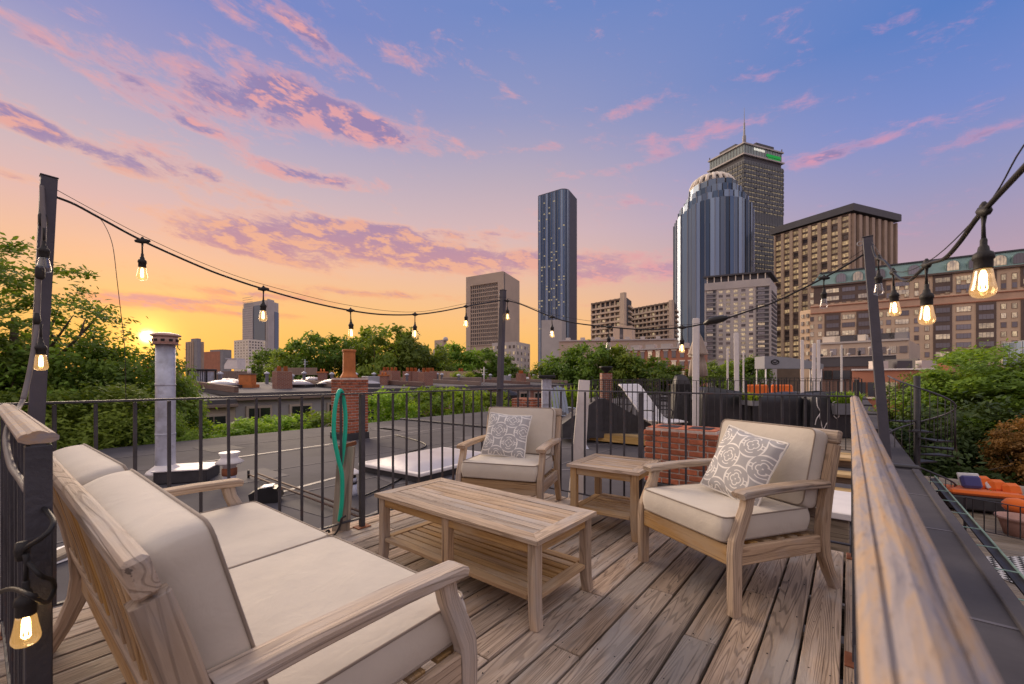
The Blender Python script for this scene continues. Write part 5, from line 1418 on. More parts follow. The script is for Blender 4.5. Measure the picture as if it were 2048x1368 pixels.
for i in range(3):
    q = A.lerp(C, .3 + i * .27) - n * (1.5 + i) - t.location; q.z = zt - GZ; MB().box(q + Vector((0, 0, .5)), (1.3, 1.0, 1.0), rotz(.4)).build('rooftop_unit', M['palegrey' if i != 1 else 'char'], t)
# ---------------------------------------------------------------- neighbouring row houses
M['wallgrey'] = pm('grey_render', (.36, .34, .34), .85, 0, .12, .6, kind='World')
M['wallbeige'] = pm('beige_render', (.46, .38, .31), .85, 0, .12, .6, kind='World')
M['tanwood'] = pm('tan_timber', (.44, .31, .20), .8, 0, .2, 2, kind='World')
M['trimbrown'] = pm('brown_trim', (.24, .18, .15), .8, 0, .15, 1, kind='World')
M['glassdk'] = pm('dark_pane', (.02, .022, .028), .12, 0, .3, 1, spec=.8)
M['acgrey'] = pm('unit_grey', (.34, .34, .37), .6, 0, .12, 2)
M['greenplanter'] = pm('planter_grey', (.2, .2, .22), .7)
def far_house(label, y0, y1, zf, zb, wall, seed, xf=-24.0, depth=12.0, wins=True):
    rs = random.Random(seed); W = y1 - y0
    r = root('row_house', label, 'house', (xf, y0, GZ), 0, 'row houses across the alley')
    Zo = -GZ
    MB().box((-depth / 2, W / 2, (zf + Zo) / 2 - .1), (depth, W - .01, zf + Zo - .2)).build('wall', M[wall], r)
    mb = MB(); a = .25
    vs = [(a, 0, zf + Zo), (a, W, zf + Zo), (-depth, W, zb + Zo), (-depth, 0, zb + Zo)]
    mb.add(vs + [(x, y, z - .22) for x, y, z in vs], [(0, 1, 2, 3), (7, 6, 5, 4), (0, 4, 5, 1), (1, 5, 6, 2), (2, 6, 7, 3), (3, 7, 4, 0)]); rf = mb.build('roof', M['roof2'], r)
    MB().box((.17, W / 2, zf + Zo - .30), (.34, W + .04, .16), None, .02).build('cornice', M['trimbrown'], r)
    MB().box((-depth / 2, .09, (zf + zb) / 2 + Zo + .16), (depth * .98, .2, .34), roty(math.atan2(zb - zf, depth)), .02).build('party_wall', M['trimbrown' if seed % 2 else 'brickdark'], r)
    if wins:
        n = 3
        for lv in range(3):
            for i in range(n):
                y = W * (i + .5) / n; z = zf + Zo - 1.55 - lv * 3.1
                f = MB().box((.05, y, z), (.12, 1.25, 1.75), None, .02).build('window', M['wallbeige'], r)
                MB().box((.10, y, z), (.06, 1.0, 1.5)).build('pane', M['glassdk'], f)
                MB().box((.14, y, z), (.03, .05, 1.5)).build('muntin', M['trimbrown'], f); MB().box((.14, y, z + .1), (.03, 1.0, .05)).build('muntin', M['trimbrown'], f)
                MB().box((.10, y, z - .93), (.2, 1.4, .1)).build('sill', M['wallgrey'], f)
    def rz(x): return zf + (zb - zf) * (-x / depth) + Zo
    for k in range(rs.randint(6, 9)):
        x, y = -rs.uniform(2, depth - 1.5), rs.uniform(.8, W - .8); t = rs.choice(['sky', 'vent', 'box', 'chim', 'vent', 'vent', 'chim'])
        if t == 'sky':
            MB().box((x, y, rz(x) + .1), (1.5, 1.0, .26), None, .03).build('skylight_kerb', M['roof2'], rf)
            MB().lathe([(.85, 0), (.7, .10), (.3, .2), (.01, .22)], (x, y, rz(x) + .23), 4, False, None, pi / 4).build('skylight', M['dome'], rf)
        elif t == 'vent': MB().lathe([(.12, 0), (.11, .7), (.2, .72), (.18, .8), (.02, .9)], (x, y, rz(x)), 10).build('vent_pipe', M['galv'], rf)
        elif t == 'box': MB().box((x, y, rz(x) + .35), (.9, .9, .75), None, .03).build('air_unit', M['acgrey'], rf)
        else:
            MB().box((x, y, rz(x) + .5), (.7, .9, 1.1), None, .01).build('chimney', M['brickfar'], rf)
            for q in (-.2, .2): MB().lathe([(.13, 0), (.11, .3), (.13, .32)], (x, y + q, rz(x) + 1.05), 8).build('chimney_pot', M['terracotta'], rf)
    return r
HN = [(-8, -3, .2, .7, 'wallgrey', 'row house across the alley, hidden by trees beside the end post'), (-3, 2.2, .1, .6, 'brickfar', 'row house across the alley behind the tree with the sun'),
      (2.2, 8.0, .12, .75, 'wallbeige', 'beige fronted row house with tall dark windows across the alley'), (8.0, 14.4, .42, .85, 'wallgrey', 'grey fronted row house across the alley left of the brick chimney'),
      (14.4, 20, .50, .9, 'wallgrey', 'row house across the alley right behind the brick chimney'), (20, 26, .55, .9, 'brickfar', 'brick row house across the alley behind the hedge line'), (26, 33, .55, .95, 'wallgrey', 'row house across the alley before the corner pole'),
      (33, 40, .5, 1.0, 'brickfar', 'row house across the alley behind the corner pole'), (40, 48, .6, 1.0, 'wallgrey', 'far row house roof right of the corner pole'), (48, 58, .5, .95, 'brickfar', 'farthest row house roof of the alley row')]
for i, (a, b, zf, zb, wl, lab) in enumerate(HN): far_house(lab, a, b, zf, zb, wl, i + 3, wins=i < 8)
# things standing on those roofs
def roof_thing(name, label, cat, px, ybase, Z, fn):
    p = pz(px, ybase, Z)
    for (y0, y1, zf, zb, _, _) in HN:
        if y0 <= p.y < y1 and -36 <= p.x <= -24: p.z = zf + (zb - zf) * (-24 - p.x) / 12 - .03
    r = root(name, label, cat, p, TH); fn(r); return r
def lantern(r):
    MB().box((0, 0, .1), (1.25, .9, .2), None, .03).build('kerb', M['white'], r)
    for x in (-.58, .58):
        for y in (-.4, .4): MB().box((x, y, .58), (.07, .07, .78)).build('frame_post', M['black'], r)
    MB().box((0, 0, 1.0), (1.3, .95, .12), None, .03).build('frame_top', M['black'], r)
    for k in range(8): MB().box((-.5 + k * .143, 0, .57), (.05, .7, .7)).build('glass_bar', M['galv'], r)
roof_thing('roof_lantern', 'black framed roof lantern with glass bars on a far roof', 'lantern', 404, 757, 27, lantern)
def dormer(r):
    MB().prism([(-.5, 0), (.5, 0), (.5, .75), (-.2, .75), (-.5, .3)], 1.0, rotx(R(90)), (0, .5, 0)).build('wall', M['white'], r)
    MB().box((.0, 0, .78), (.8, 1.1, .05)).build('roof', M['galv'], r)
roof_thing('roof_dormer', 'white sloped hatch on a far roof below the white tower', 'hatch', 470, 738, 33, dormer)
def clay(r):
    MB().box((0, 0, .1), (1.0, .8, .25)).build('base', M['terracotta'], r)
    MB().box((0, 0, .5), (.75, .6, .65), None, .03).build('stack', M['terracotta'], r); MB().box((0, 0, .86), (.85, .7, .06)).build('cap', M['trimbrown'], r)
    MB().lathe([(.12, .88), (.1, 1.2)], (.1, 0, 0), 8).build('pot', M['white'], r)
roof_thing('clay_chimney', 'squat orange clay chimney on the far grey roof', 'chimney', 495, 764, 26, clay)
def fence(w, h, mt='trimbrown'):
    def f(r):
        n = int(w / .16)
        for k in range(n): MB().box((-w / 2 + (k + .5) * w / n, 0, h / 2), (w / n * .9, .04, h * random.uniform(.95, 1))).build('board', M[mt], r)
        MB().box((0, .04, h * .8), (w, .05, .08)).build('rail', M[mt], r)
    return f
roof_thing('roof_fence', 'brown board fence on a far roof behind the clay chimney', 'fence', 462, 758, 31, fence(2.6, .9))
roof_thing('roof_fence', 'dark board screen on the far roofs left of the brick chimney', 'fence', 592, 750, 40, fence(4.0, .7, 'trimbrown'))
roof_thing('roof_fence', 'tan board fence on the far roofs right of the brick chimney', 'fence', 905, 738, 46, fence(4.2, 1.1, 'tanwood'))
def stack(h, w=.6):
    def f(r):
        MB().box((0, 0, h / 2), (w, w, h), None, .01).build('stack', M['brickfar'], r); MB().box((0, 0, h + .03), (w + .12, w + .12, .1)).build('cap', M['terracotta'], r)
        for q in (-.12, .12): MB().lathe([(.08, h + .08), (.07, h + .3)], (q, 0, 0), 8).build('pot', M['terracotta'], r)
    return f
roof_thing('brick_stack', 'small brick stack on the far roofs left of the clay pot', 'chimney', 645, 757, 34, stack(.85, .55))
roof_thing('brick_stack', 'small brick stack on the far roofs right of the clay pot', 'chimney', 768, 755, 33, stack(.75, .62))
def hood(r):
    MB().box((0, 0, .22), (1.5, 1, .45), None, .06).build('body', M['acgrey'], r); MB().box((.4, 0, .5), (.5, .9, .15), None, .04).build('hood', M['galv'], r)
roof_thing('air_unit', 'grey air unit on the far roof right of the chimney pot', 'air unit', 733, 757, 33, hood)
def dome2(r):
    MB().box((0, 0, .1), (1.7, 1.2, .2)).build('kerb', M['flash'], r); MB().lathe([(.95, 0), (.7, .16), (.3, .28), (.01, .3)], (0, 0, .2), 8, True, None, .4).build('dome', M['dome'], r)
roof_thing('skylight', 'pale domed skylight beside the roof lantern', 'skylight', 443, 758, 25, dome2)
roof_thing('skylight', 'pale domed skylight left of the small brick stack', 'skylight', 596, 759, 28, dome2)
roof_thing('skylight', 'pale domed skylight close to the tall brick chimney', 'skylight', 664, 760, 29, dome2)
def container(r):
    MB().box((0, 0, .3), (3.6, 1.4, .6), None, .05).build('body', M['trimbrown'], r); MB().box((0, -.02, .02), (3.9, 1.6, .08)).build('ledge', M['wallgrey'], r)
    for x in (-.6, .6):
        o = bpy.data.objects.new('shrub', CROWNB); COL.objects.link(o); o.parent = r; o.location = (x, 0, .75); o.scale = (.55, .5, .45)
def bushmesh(seed, n, leaf):
    rs = random.Random(seed); mb = MB()
    for _ in range(n):
        p = Vector((rs.gauss(0, .45), rs.gauss(0, .45), rs.gauss(0, .42))); 
        if p.length > 1.15: continue
        nn = (p + Vector((rs.uniform(-1, 1), rs.uniform(-1, 1), rs.uniform(-.2, 1)))).normalized(); u = nn.orthogonal().normalized(); a = rs.uniform(0, 6); v = nn.cross(u); u, v = u * cos(a) + v * sin(a), v * cos(a) - u * sin(a)
        mb.add([p - u * leaf, p - v * leaf * .5, p + u * leaf, p + v * leaf * .5], [(0, 1, 2, 3)], None, False, Vector((0, 0, 0)), rs.random())
    for i in range(0, len(mb.a), 4):
        for k in range(1, 4): mb.a[i + k] = mb.a[i]
    return mb.mesh('foliage')
CROWNB = bushmesh(3, 500, .16)
roof_thing('planter_bed', 'brown rooftop planter with yellow green shrubs before the slab building', 'planter', 925, 750, 40, container)

# ---------------------------------------------------------------- houses of our own row, further along
def row_mate(label, y0, y1, zr, seed):
    r = root('row_house', label, 'house', (-14.2, y0, GZ), 0, 'row houses of our own side'); W = y1 - y0; D = 15.15
    MB().box((D / 2, W / 2, (zr - GZ) / 2 - .08), (D - .05, W - .01, zr - GZ - .16)).build('wall', M['brickfar'], r)
    MB().box((D / 2, W / 2, zr - GZ - .08), (D + .1, W, .16), None, .02).build('roof', M['roof'], r)
    MB().box((D / 2, .1, zr - GZ + .02), (D + .12, .2, .06), None, .02).build('party_wall', M['flash'], r)
for i, (a, b, z, lab) in enumerate([(10.62, 17, -.50, 'next row house along, under the lounge chair deck'), (17, 24, -.42, 'second row house along, under the orange cushions'), (24, 31, -.40, 'third row house along'), (31, 39, -.35, 'fourth row house along'), (39, 48, -.3, 'fifth row house along our row'), (48, 58, -.3, 'last row house along our row')]):
    row_mate(lab if len(lab.split()) > 3 else lab, a, b, z, i)
# first neighbour deck
D1 = root('neighbour_deck', None, None, (0, 0, -.27)); D1['kind'] = 'structure'; D1['label'] = 'neighbouring timber roof deck'
for k in range(36):
    y = 10.12 + k * .14; MB().box((-2.6, y, -.018), (5.5, .134, .036), None, .003).build('plank', M['lumber' if k < 2 else 'plankold'], D1)
for y in (10.07, 15.15): MB().box((-2.6, y, -.12), (5.55, .045, .17), None, .004).build('rim_joist', M['lumber'], D1)
for k in range(9): MB().box((-5.2 + k * .65, 12.6, -.115), (.045, 5.0, .15)).build('joist', M['lumber'], D1)
p = pg(1232, 862, -.45); o = MB().box(p + Vector((0, 0, .12)), (1.1, .3, .2), rotz(TH + .1), .01).build('timber_stack', M['lumber']); tag(o, 'short stack of pale timber on the roof under the lounge chair', 'timber')
railing('neighbour_railing', 'black picket railing in front of the white lounge chair', (-5.3, 10.0), (.12, 10.0), fr(.12, 5.4, .125), [0, 1.8, 3.6, 5.42], 1.36, None, False, mat='iron', base_z=-.25)
railing('neighbour_railing', 'black picket railing behind the covered grills', (-5.3, 15.1), (.12, 15.1), fr(.12, 5.4, .13), [0, 1.8, 3.6, 5.42], 1.40, None, False, mat='iron', base_z=-.25)
railing('neighbour_railing', 'black picket railing at the alley side of the lounge chair deck', (-5.3, 10.05), (-5.3, 15.05), fr(.12, 5.0, .13), [1.7, 3.3], 1.38, None, False, mat='iron', base_z=-.25)
railing('neighbour_railing', 'black picket railing of the grill deck above the gutter', (.12, 10.05), (.12, 15.05), fr(.12, 5.0, .13), [1.7, 3.3], 1.38, None, False, mat='iron', base_z=-.25)
# lounge chair: seen from the side, back raised
M['sling'] = pm('white_sling', (.66, .64, .66), .7, 0, .06, 6)
h0, h1 = pz(1226, 772, 10.9), pz(1352, 858, 10.35)
h1 = pz(1345, 858, 10.45)
r = root('lounge_chair', 'white sling lounge chair with raised back on black frame', 'lounge chair', (h1.x, h1.y, -.25), TH + R(118))
prof = [(-.15, .33), (.15, .36), (.45, .34), (.62, .40), (1.02, .80), (1.42, 1.19), (1.52, 1.24), (1.56, 1.21)]
for sy, nm in ((0, 'sling'),):
    mb = MB()
    for i in range(len(prof) - 1):
        (xa, za), (xb, zb) = prof[i], prof[i + 1]
        mb.beam((xa, 0, za), (xb, 0, zb), .66, .035, up=(0, 0, 1) if abs(xb - xa) > abs(zb - za) * .2 else (-1, 0, 0), ch=.008)
    mb.build('sling', M['sling'], r)
for sy in (-1, 1):
    MB().tube([(x, sy * .35, z - .01) for x, z in prof[:-1]], .022, 8).build('side_rail', M['white'], r)
    MB().tube([(-.05, sy * .30, .33), (-.08, sy * .30, 0)], .018, 6).build('leg', M['black'], r); MB().tube([(.75, sy * .30, .42), (.80, sy * .30, 0)], .018, 6).build('leg', M['black'], r)
    MB().tube([(1.05, sy * .29, .80), (1.25, sy * .29, .02)], .015, 6).build('back_strut', M['black'], r)
    MB().tube([(.30, sy * .31, .36), (.28, sy * .33, .56), (.34, sy * .33, .60), (.72, sy * .33, .58)], .016, 6).build('armrest', M['black'], r)
MB().tube([(1.05, -.29, .80), (1.05, .29, .80)], .014, 6).build('cross_bar', M['black'], r)
r2 = root('black_deck_box', 'large dark sloping box cover beneath the lounge chair back', 'deck box', pz(1195, 845, 11.4) , TH)
MB().prism([(-1.0, 0), (1.3, 0), (1.3, .35), (.1, 1.02), (-.1, 1.0), (-1.0, .35)], .9, rotx(R(90)), (0, .45, -.35)).build('cover', M['flash'], r2)
M['tarp'] = pm('black_tarp', (.020, .020, .024), .42, 0, .3, 5, .5, 9, spec=.5)
M['tarpgrey'] = pm('grey_black_tarp', (.045, .043, .047), .5, 0, .3, 5, .5, 9)
def cover(label, px0, px1, ytop, Z, depth, zb=-.25, seed=1, mat='tarp', taper=.9, cat='cover'):
    a, b = pz(px0, HY, Z), pz(px1, HY, Z); W = (b - a).length; zt = hz(ytop, Z) - zb; c = (a + b) / 2
    r = root('covered_grill', label, cat, (c.x, c.y, zb), TH); rs = random.Random(seed); mb = MB(); n, K = 48, 9; vs = []
    for k in range(K + 1):
        t = k / K
        for i in range(n):
            th = 2 * pi * i / n; e = .32
            x = math.copysign(abs(cos(th)) ** e, cos(th)); y = math.copysign(abs(sin(th)) ** e, sin(th))
            s = (1.02 - (1 - taper) * t) * (1 if t < .88 else 1 - (t - .88) * 1.5); w_ = (.018 + .03 * (1 - t)) * sin(i * 1.31 + seed + t * 1.5) + .02 * (1 - t) * sin(i * .52 + seed * 2)
            vs.append((x * W / 2 * (s + w_), y * depth / 2 * (s + w_), zt * t + (.05 * sin(x * 2 + seed) if t > .9 else 0)))
    fs = [(k * n + i, k * n + (i + 1) % n, (k + 1) * n + (i + 1) % n, (k + 1) * n + i) for k in range(K) for i in range(n)] + [tuple(K * n + i for i in range(n))]
    mb.add(vs, fs, None, True); mb.build('tarp', M[mat], r)
    MB().box((0, 0, zt * .45), (W * .7, depth * .7, zt * .8)).build('body', M['black'], r)
    return r
cover('tall narrow dark covered heater beside the white post', 1340, 1384, 752, 11.6, .5, seed=2, mat='tarpgrey', taper=.55)
cover('black covered grill right of the white post', 1392, 1480, 778, 11.0, .8, seed=3)
cover('black covered grill in the middle behind the chair', 1484, 1590, 786, 10.8, .8, seed=5, taper=.96)
cv = cover('wide black tarp with white scribbled marks next to the cap rail', 1596, 1708, 786, 10.5, .9, seed=8, taper=.8)
d_ = cv
for k, pts in enumerate([[(-.62, .95), (-.60, .75), (-.52, .6), (-.62, .45), (-.66, .3)], [(-.55, .55), (-.5, .35), (-.45, .2), (-.35, .35)], [(-.2, .82), (-.12, .86), (-.06, .8), (-.12, .74), (-.2, .78)], [(-.16, .55), (-.08, .6), (-.03, .52), (-.1, .46), (-.17, .52)]]):
    MB().tube(smooth_path([Vector((x * .9, -.455, z)) for x, z in pts]), .010, 5).build('white_mark', M['white'], cv)
# tall white posts on the neighbouring decks
gp = 'white posts on the neighbouring decks'
for px, yt, Z, w_, lab in [(1391, 637, 10.4, .13, 'thickest tall white post, right of the parasol'), (1474, 666, 13.0, .12, 'white post before the grey hotel block'), (1605, 680, 16, .10, 'leftmost of three white posts by the tan building'), (1627, 687, 16, .11, 'middle of three white posts by the tan building'), (1637, 680, 15.6, .10, 'rightmost of three white posts by the tan building'), (1455, 697, 18, .07, 'short thin white post left of the hotel block post'), (1487, 704, 19, .06, 'short thin white post right of the hotel block post'), (1683, 690, 22, .09, 'faded white post near the dark parapet roof')]:
    p = c2w((px - CX) / F * Z, Z); zt = hz(yt, Z); r = root('white_post', lab, 'post', (p.x, p.y, -.4), 0, gp)
    MB().beam((0, 0, 0), (.02 * random.uniform(-1, 1), 0, zt + .4), w_, w_, up=(0, 1, 0), ch=.008).build('post', M['white'], r); MB().box((0, 0, .03), (w_ * 2, w_ * 2, .06)).build('foot', M['white'], r)
# second neighbour deck: railings, orange sofa, canopy, parasol
railing('neighbour_railing', 'farther black picket railing before the orange cushions', (-7.0, 17.5), (.3, 17.5), fr(.12, 7.2, .15), [0, 2.4, 4.8, 7.3], 1.5, None, False, mat='iron', base_z=-.35)
railing('neighbour_railing', 'farthest black picket railing behind the orange cushions', (-7.0, 22.5), (.3, 22.5), fr(.12, 7.2, .16), [0, 2.4, 4.8, 7.3], 1.55, None, False, mat='iron', base_z=-.35)
M['orange'] = fabmat('orange_canvas', (.80, .17, .03)); M['navyfab'] = fabmat('navy_canvas', (.07, .07, .20)); M['whitefab'] = fabmat('white_canvas', (.72, .70, .68))
sp = c2w((1548 - CX) / F * 15.5, 15.5)
r = root('outdoor_sofa', 'white outdoor sofa with two orange back cushions on the far deck', 'sofa', (sp.x, sp.y, -.3), TH)
MB().box((0, 0, .30), (1.7, .8, .35), None, .03).build('base', M['white'], r)
for sx in (-1, 1): MB().box((sx * .95, 0, .45), (.18, .85, .65), None, .03).build('arm', M['white'], r)
MB().box((0, .4, .6), (1.9, .12, .6), None, .03).build('back', M['white'], r)
for sx in (-1, 1):
    MB().box((sx * .45, .25, .95), (.78, .2, .55), rotx(-.15), .06).build('back_cushion', M['orange'], r); MB().box((sx * .42, -.05, .53), (.8, .7, .14), None, .05).build('seat_cushion', M['whitefab'], r)
cp = c2w((1570 - CX) / F * 25, 25)
r = root('grey_canopy', 'grey cloth canopy with an oval emblem beyond the orange cushions', 'canopy', (cp.x, cp.y, -.35), TH)
M['canvasgrey'] = fabmat('grey_canvas', (.33, .33, .36))
zc_ = hz(724, 25) + .35
mb = MB(); nn = 10; vs = []
for i in range(nn + 1):
    t = i / nn; x = -1.5 + 3.4 * t; z = zc_ + .42 * (1 - (t * 1.05) ** 2)
    vs += [(x, -.5, z - .1), (x, .5, z - .1), (x, .5, zc_ - .40), (x, -.5, zc_ - .40)]
mb.add(vs, [(i * 4 + k, i * 4 + (k + 1) % 4, (i + 1) * 4 + (k + 1) % 4, (i + 1) * 4 + k) for i in range(nn) for k in range(4)] + [(0, 1, 2, 3), (nn * 4 + 3, nn * 4 + 2, nn * 4 + 1, nn * 4)], None, False); mb.build('cloth', M['canvasgrey'], r)
MB().tube([Vector((-.9 + .22 * cos(a), -.51, zc_ - .02 + .13 * sin(a))) for a in [i * pi / 10 for i in range(21)]], .03, 5).build('emblem', M['black'], r); MB().tube([(-1.05, -.51, zc_), (-.9, -.51, zc_ - .07), (-.75, -.51, zc_ + .03)], .03, 5).build('emblem', M['black'], r)
for x in (-1.4, 1.8):
    for y in (-.45, .45): MB().tube([(x, y, 0), (x, y, zc_ - .38)], .04, 6).build('leg', M['white'], r)
pp_ = c2w((1396 - CX) / F * 17, 17)
r = root('closed_parasol', 'closed taupe parasol behind the thickest white post', 'parasol', (pp_.x, pp_.y, -.4))
M['taupe'] = fabmat('taupe_canvas', (.36, .29, .24)); zt = hz(664, 17) + .4
mb = MB(); n = 24; vs = []; prof = [(.03, zt), (.14, zt - .25), (.30, zt - .85), (.33, zt - .9), (.18, zt - .95), (.26, zt - 1.3), (.30, zt - 1.75), (.10, zt - 1.8)]
for rr_, z in prof:
    for i in range(n): a = 2 * pi * i / n; q = rr_ * (1 + .22 * sin(a * 6)); vs.append((q * cos(a), q * sin(a), z))
mb.add(vs, [(k * n + i, k * n + (i + 1) % n, (k + 1) * n + (i + 1) % n, (k + 1) * n + i) for k in range(len(prof) - 1) for i in range(n)], None, True); mb.build('canopy', M['taupe'], r)
MB().tube([(0, 0, 0), (0, 0, zt + .05)], .03, 8).build('pole', M['trimbrown'], r); MB().lathe([(.35, 0), (.33, .08), (.05, .1)], (0, 0, 0), 12).build('base', M['black'], r)
def planter(label, px, Z, zb, w, h, plant_h, mat='greenplanter', leaf='leafyellow', ytop=None):
    p = c2w((px - CX) / F * Z, Z); r = root('planter', label, 'planter', (p.x, p.y, zb), TH)
    MB().prism([(-w / 2, 0), (w / 2, 0), (w / 2 * 1.08, h), (-w / 2 * 1.08, h)], .45, rotx(R(90)), (0, .22, 0)).build('box', M[mat], r)
    LATE.append((r, w, h, plant_h, leaf)); return r
LATE = []
planter('planter of bright grassy leaves at the end of the grill deck', 1684, 10.2, .30, .62, .26, .34)
planter('small planter with a drooping bright leaf on the black cover', 1500, 10.3, .50, .16, .12, .24)
planter('long green hedge planter right of the duct', 1155, 17.0, -.4, 1.9, .35, .95)
# duct, chimneys and chair between the corner pole and the lounge chair
p = c2w((1093 - CX) / F * 12.5, 12.5)
r = root('metal_duct', 'blue grey square duct with a dark cap behind the corner chair', 'duct', (p.x, p.y, -.5), TH)
MB().box((0, 0, .82), (.27, .27, 1.64), None, .008).build('duct', M['galv'], r); MB().box((0, 0, 1.70), (.5, .5, .10), None, .02).build('cap', M['black'], r); MB().box((.0, -.15, .9), (.25, .02, .03)).build('seam', M['acgrey'], r)
p = c2w((1055 - CX) / F * 13.5, 13.5)
brick_chimney('squat red brick chimney beside the blue grey duct', (p.x, p.y, -.5), .05, .82, .6, 1.02, .078, 0, False, None, 0)
p = c2w((1212 - CX) / F * 15, 15)
r = root('brick_pier', 'narrow brick pier with a round dark urn behind the lounge chair', 'pier', (p.x, p.y, -.5), TH)
MB().box((0, 0, .92), (.36, .36, 1.84)).build('pier', M['brickfar'], r); MB().lathe([(.05, 1.84), (.1, 1.9), (.2, 1.98), (.24, 2.06), (.22, 2.08)], (0, 0, 0), 12).build('urn', M['black'], r)
p = c2w((1127 - CX) / F * 14, 14)
r = root('slatted_chair', 'blue grey slat back garden chair beside the duct', 'chair', (p.x, p.y, -.45), TH + .35)
M['bluegrey'] = pm('blue_grey_paint', (.30, .34, .42), .6, 0, .1, 4)
for k in range(5): MB().box(((k - 2) * .11, .28, .85 + .04 * (2 - abs(k - 2))), (.095, .025, .9), rotx(-.35), .01).build('back_slat', M['bluegrey'], r)
for k in range(4): MB().box((0, -.3 + k * .13, .40 - k * .02), (.56, .11, .025), None, .005).build('seat_slat', M['bluegrey'], r)
for sx in (-1, 1):
    MB().box((sx * .34, -.02, .62), (.12, .75, .03), None, .01).build('arm', M['bluegrey'], r); MB().box((sx * .31, -.32, .3), (.06, .09, .62)).build('leg', M['bluegrey'], r); MB().box((sx * .31, .25, .28), (.05, .09, .6), rotx(-.3)).build('leg', M['bluegrey'], r)
# dark garden umbrellas on the far terrace
for px, Z, lab in ((912, 30, 'widest of the dark drooping umbrellas beyond the hedge'), (962, 31, 'middle dark umbrella beyond the hedge'), (1012, 32, 'dark umbrella right behind the corner pole')):
    p = c2w((px - CX) / F * Z, Z); r = root('dark_umbrella', lab, 'umbrella', (p.x, p.y, GZ), 0, 'dark umbrellas beyond the hedge'); zt = hz(777, Z) - GZ
    mb = MB(); n = 16; vs = []
    for rr_, z in ((.03, zt), (.7, zt - .28), (1.0, zt - .48), (1.0, zt - .85)):
        for i in range(n): a = 2 * pi * i / n; vs.append((rr_ * cos(a), rr_ * sin(a), z - (.12 * (i % 2) if z < zt - .5 else 0)))
    mb.add(vs, [(k * n + i, k * n + (i + 1) % n, (k + 1) * n + (i + 1) % n, (k + 1) * n + i) for k in range(3) for i in range(n)], None, False); mb.build('canopy', M['black'], r); MB().tube([(0, 0, 0), (0, 0, zt)], .03, 6).build('pole', M['trimbrown'], r)
# boxes behind the right hand chair
p = pg(1672, 960, ROOFZ); 
r = root('white_table', 'low white table top on pale timber behind the chair by the cap rail', 'table', (-.55, 5.0, ROOFZ), 0)
MB().box((0, 0, .50), (1.2, .9, .06), None, .008).build('top', M['white'], r); MB().box((0, 0, .23), (1.1, .8, .44), None, .01).build('base', M['plankold'], r); MB().tube([Vector((.1 * cos(a), .1 * sin(a) - .1, .54)) for a in [i * pi / 8 for i in range(17)]], .02, 6).build('ring', M['tanwood'], r)
r = root('timber_steps', 'tan timber steps behind the chair by the cap rail', 'steps', (-.35, 6.3, ROOFZ), 0)
for k in range(4): MB().box((0, k * .26, .12 + k * .17), (1.0, .28, .04), None, .004).build('tread', M['lumber'], r); MB().box((0, .13 + k * .26, .05 + k * .17), (.96, .03, .15)).build('riser', M['plankold'], r)

# ---------------------------------------------------------------- spiral stair and terrace on the right
sc = c2w((1834 - CX) / F * 9.6, 9.6)
r = root('spiral_stair', 'black spiral stair with curved handrail beside the roof edge', 'stair', (sc.x, sc.y, -4.0))
zt = hz(752, 9.6) + 4
MB().tube([(0, 0, 0), (0, 0, zt)], .06, 10).build('centre_pole', M['iron'], r)
bz = math.atan2(-sc.y, -sc.x); rad = .62; A0 = TH + pi + .2
rail = []
for k in range(15):
    a = A0 + k * .70; z = zt - 1.0 - k * .19
    p0, p1 = Vector((cos(a - .33) * rad, sin(a - .33) * rad, z)), Vector((cos(a + .33) * rad, sin(a + .33) * rad, z))
    MB().add([(0, 0, z), p0, p1, (0, 0, z - .03), p0 - Vector((0, 0, .03)), p1 - Vector((0, 0, .03))], [(0, 1, 2), (5, 4, 3), (0, 3, 4, 1), (1, 4, 5, 2), (2, 5, 3, 0)]).build('tread', M['iron'], r)
    for s_ in (-.24, 0, .24):
        q = Vector((cos(a + s_) * rad * .98, sin(a + s_) * rad * .98, z)); MB().tube([q, q + Vector((0, 0, .92 - s_ * .27))], .008, 5).build('baluster', M['iron'], r)
for k in range(45):
    a = A0 - .3 + k * .70 / 3; rail.append(Vector((cos(a) * rad * .98, sin(a) * rad * .98, zt - 1.0 + .92 + .08 - k * .19 / 3)))
MB().tube(rail, .018, 6).build('handrail', M['pole'], r)
TZ = -1.62
tr = root('terrace', None, None, (1.45, 7.6, GZ)); tr['kind'] = 'structure'; tr['label'] = 'lower terrace beside the house'
MB().box((3.2, 4.6, (TZ - GZ) / 2 - .05), (6.4, 9.2, TZ - GZ - .1)).build('wall', M['brickfar'], tr)
for k in range(46): MB().box((3.2, .1 + k * .2, TZ - GZ - .03), (6.4, .192, .05), None, .004).build('plank', M['plankold'], tr)
def tp(px, py): return pg(px, py, TZ)
r = root('daybed', 'terrace daybed with orange cushions and throw', 'daybed', tp(1962, 1022) , TH - .5)
MB().box((0, 0, .2), (1.15, .6, .28), None, .03).build('base', M['flash'], r); MB().box((0, 0, .40), (1.12, .58, .10), None, .05).build('mattress', M['orange'], r)
for k in range(3): MB().box((.08 + k * .19, .15 - k * .06, .57 - k * .04), (.32, .16, .28), rotz(.3) @ rotx(-.35), .1).build('bolster', M['orange'], r)
r = root('navy_pillow', 'navy pillow with white edge leaning on the orange cushions', 'pillow', tp(1950, 1022) + Vector((-.05, .05, .46)), TH - .3)
MB().box((0, .0, .13), (.34, .11, .26), rotx(-.4), .04).build('cover', M['navyfab'], r); MB().box((.015, .08, .16), (.37, .04, .29), rotx(-.4), .02).build('white_edge', M['whitefab'], r)
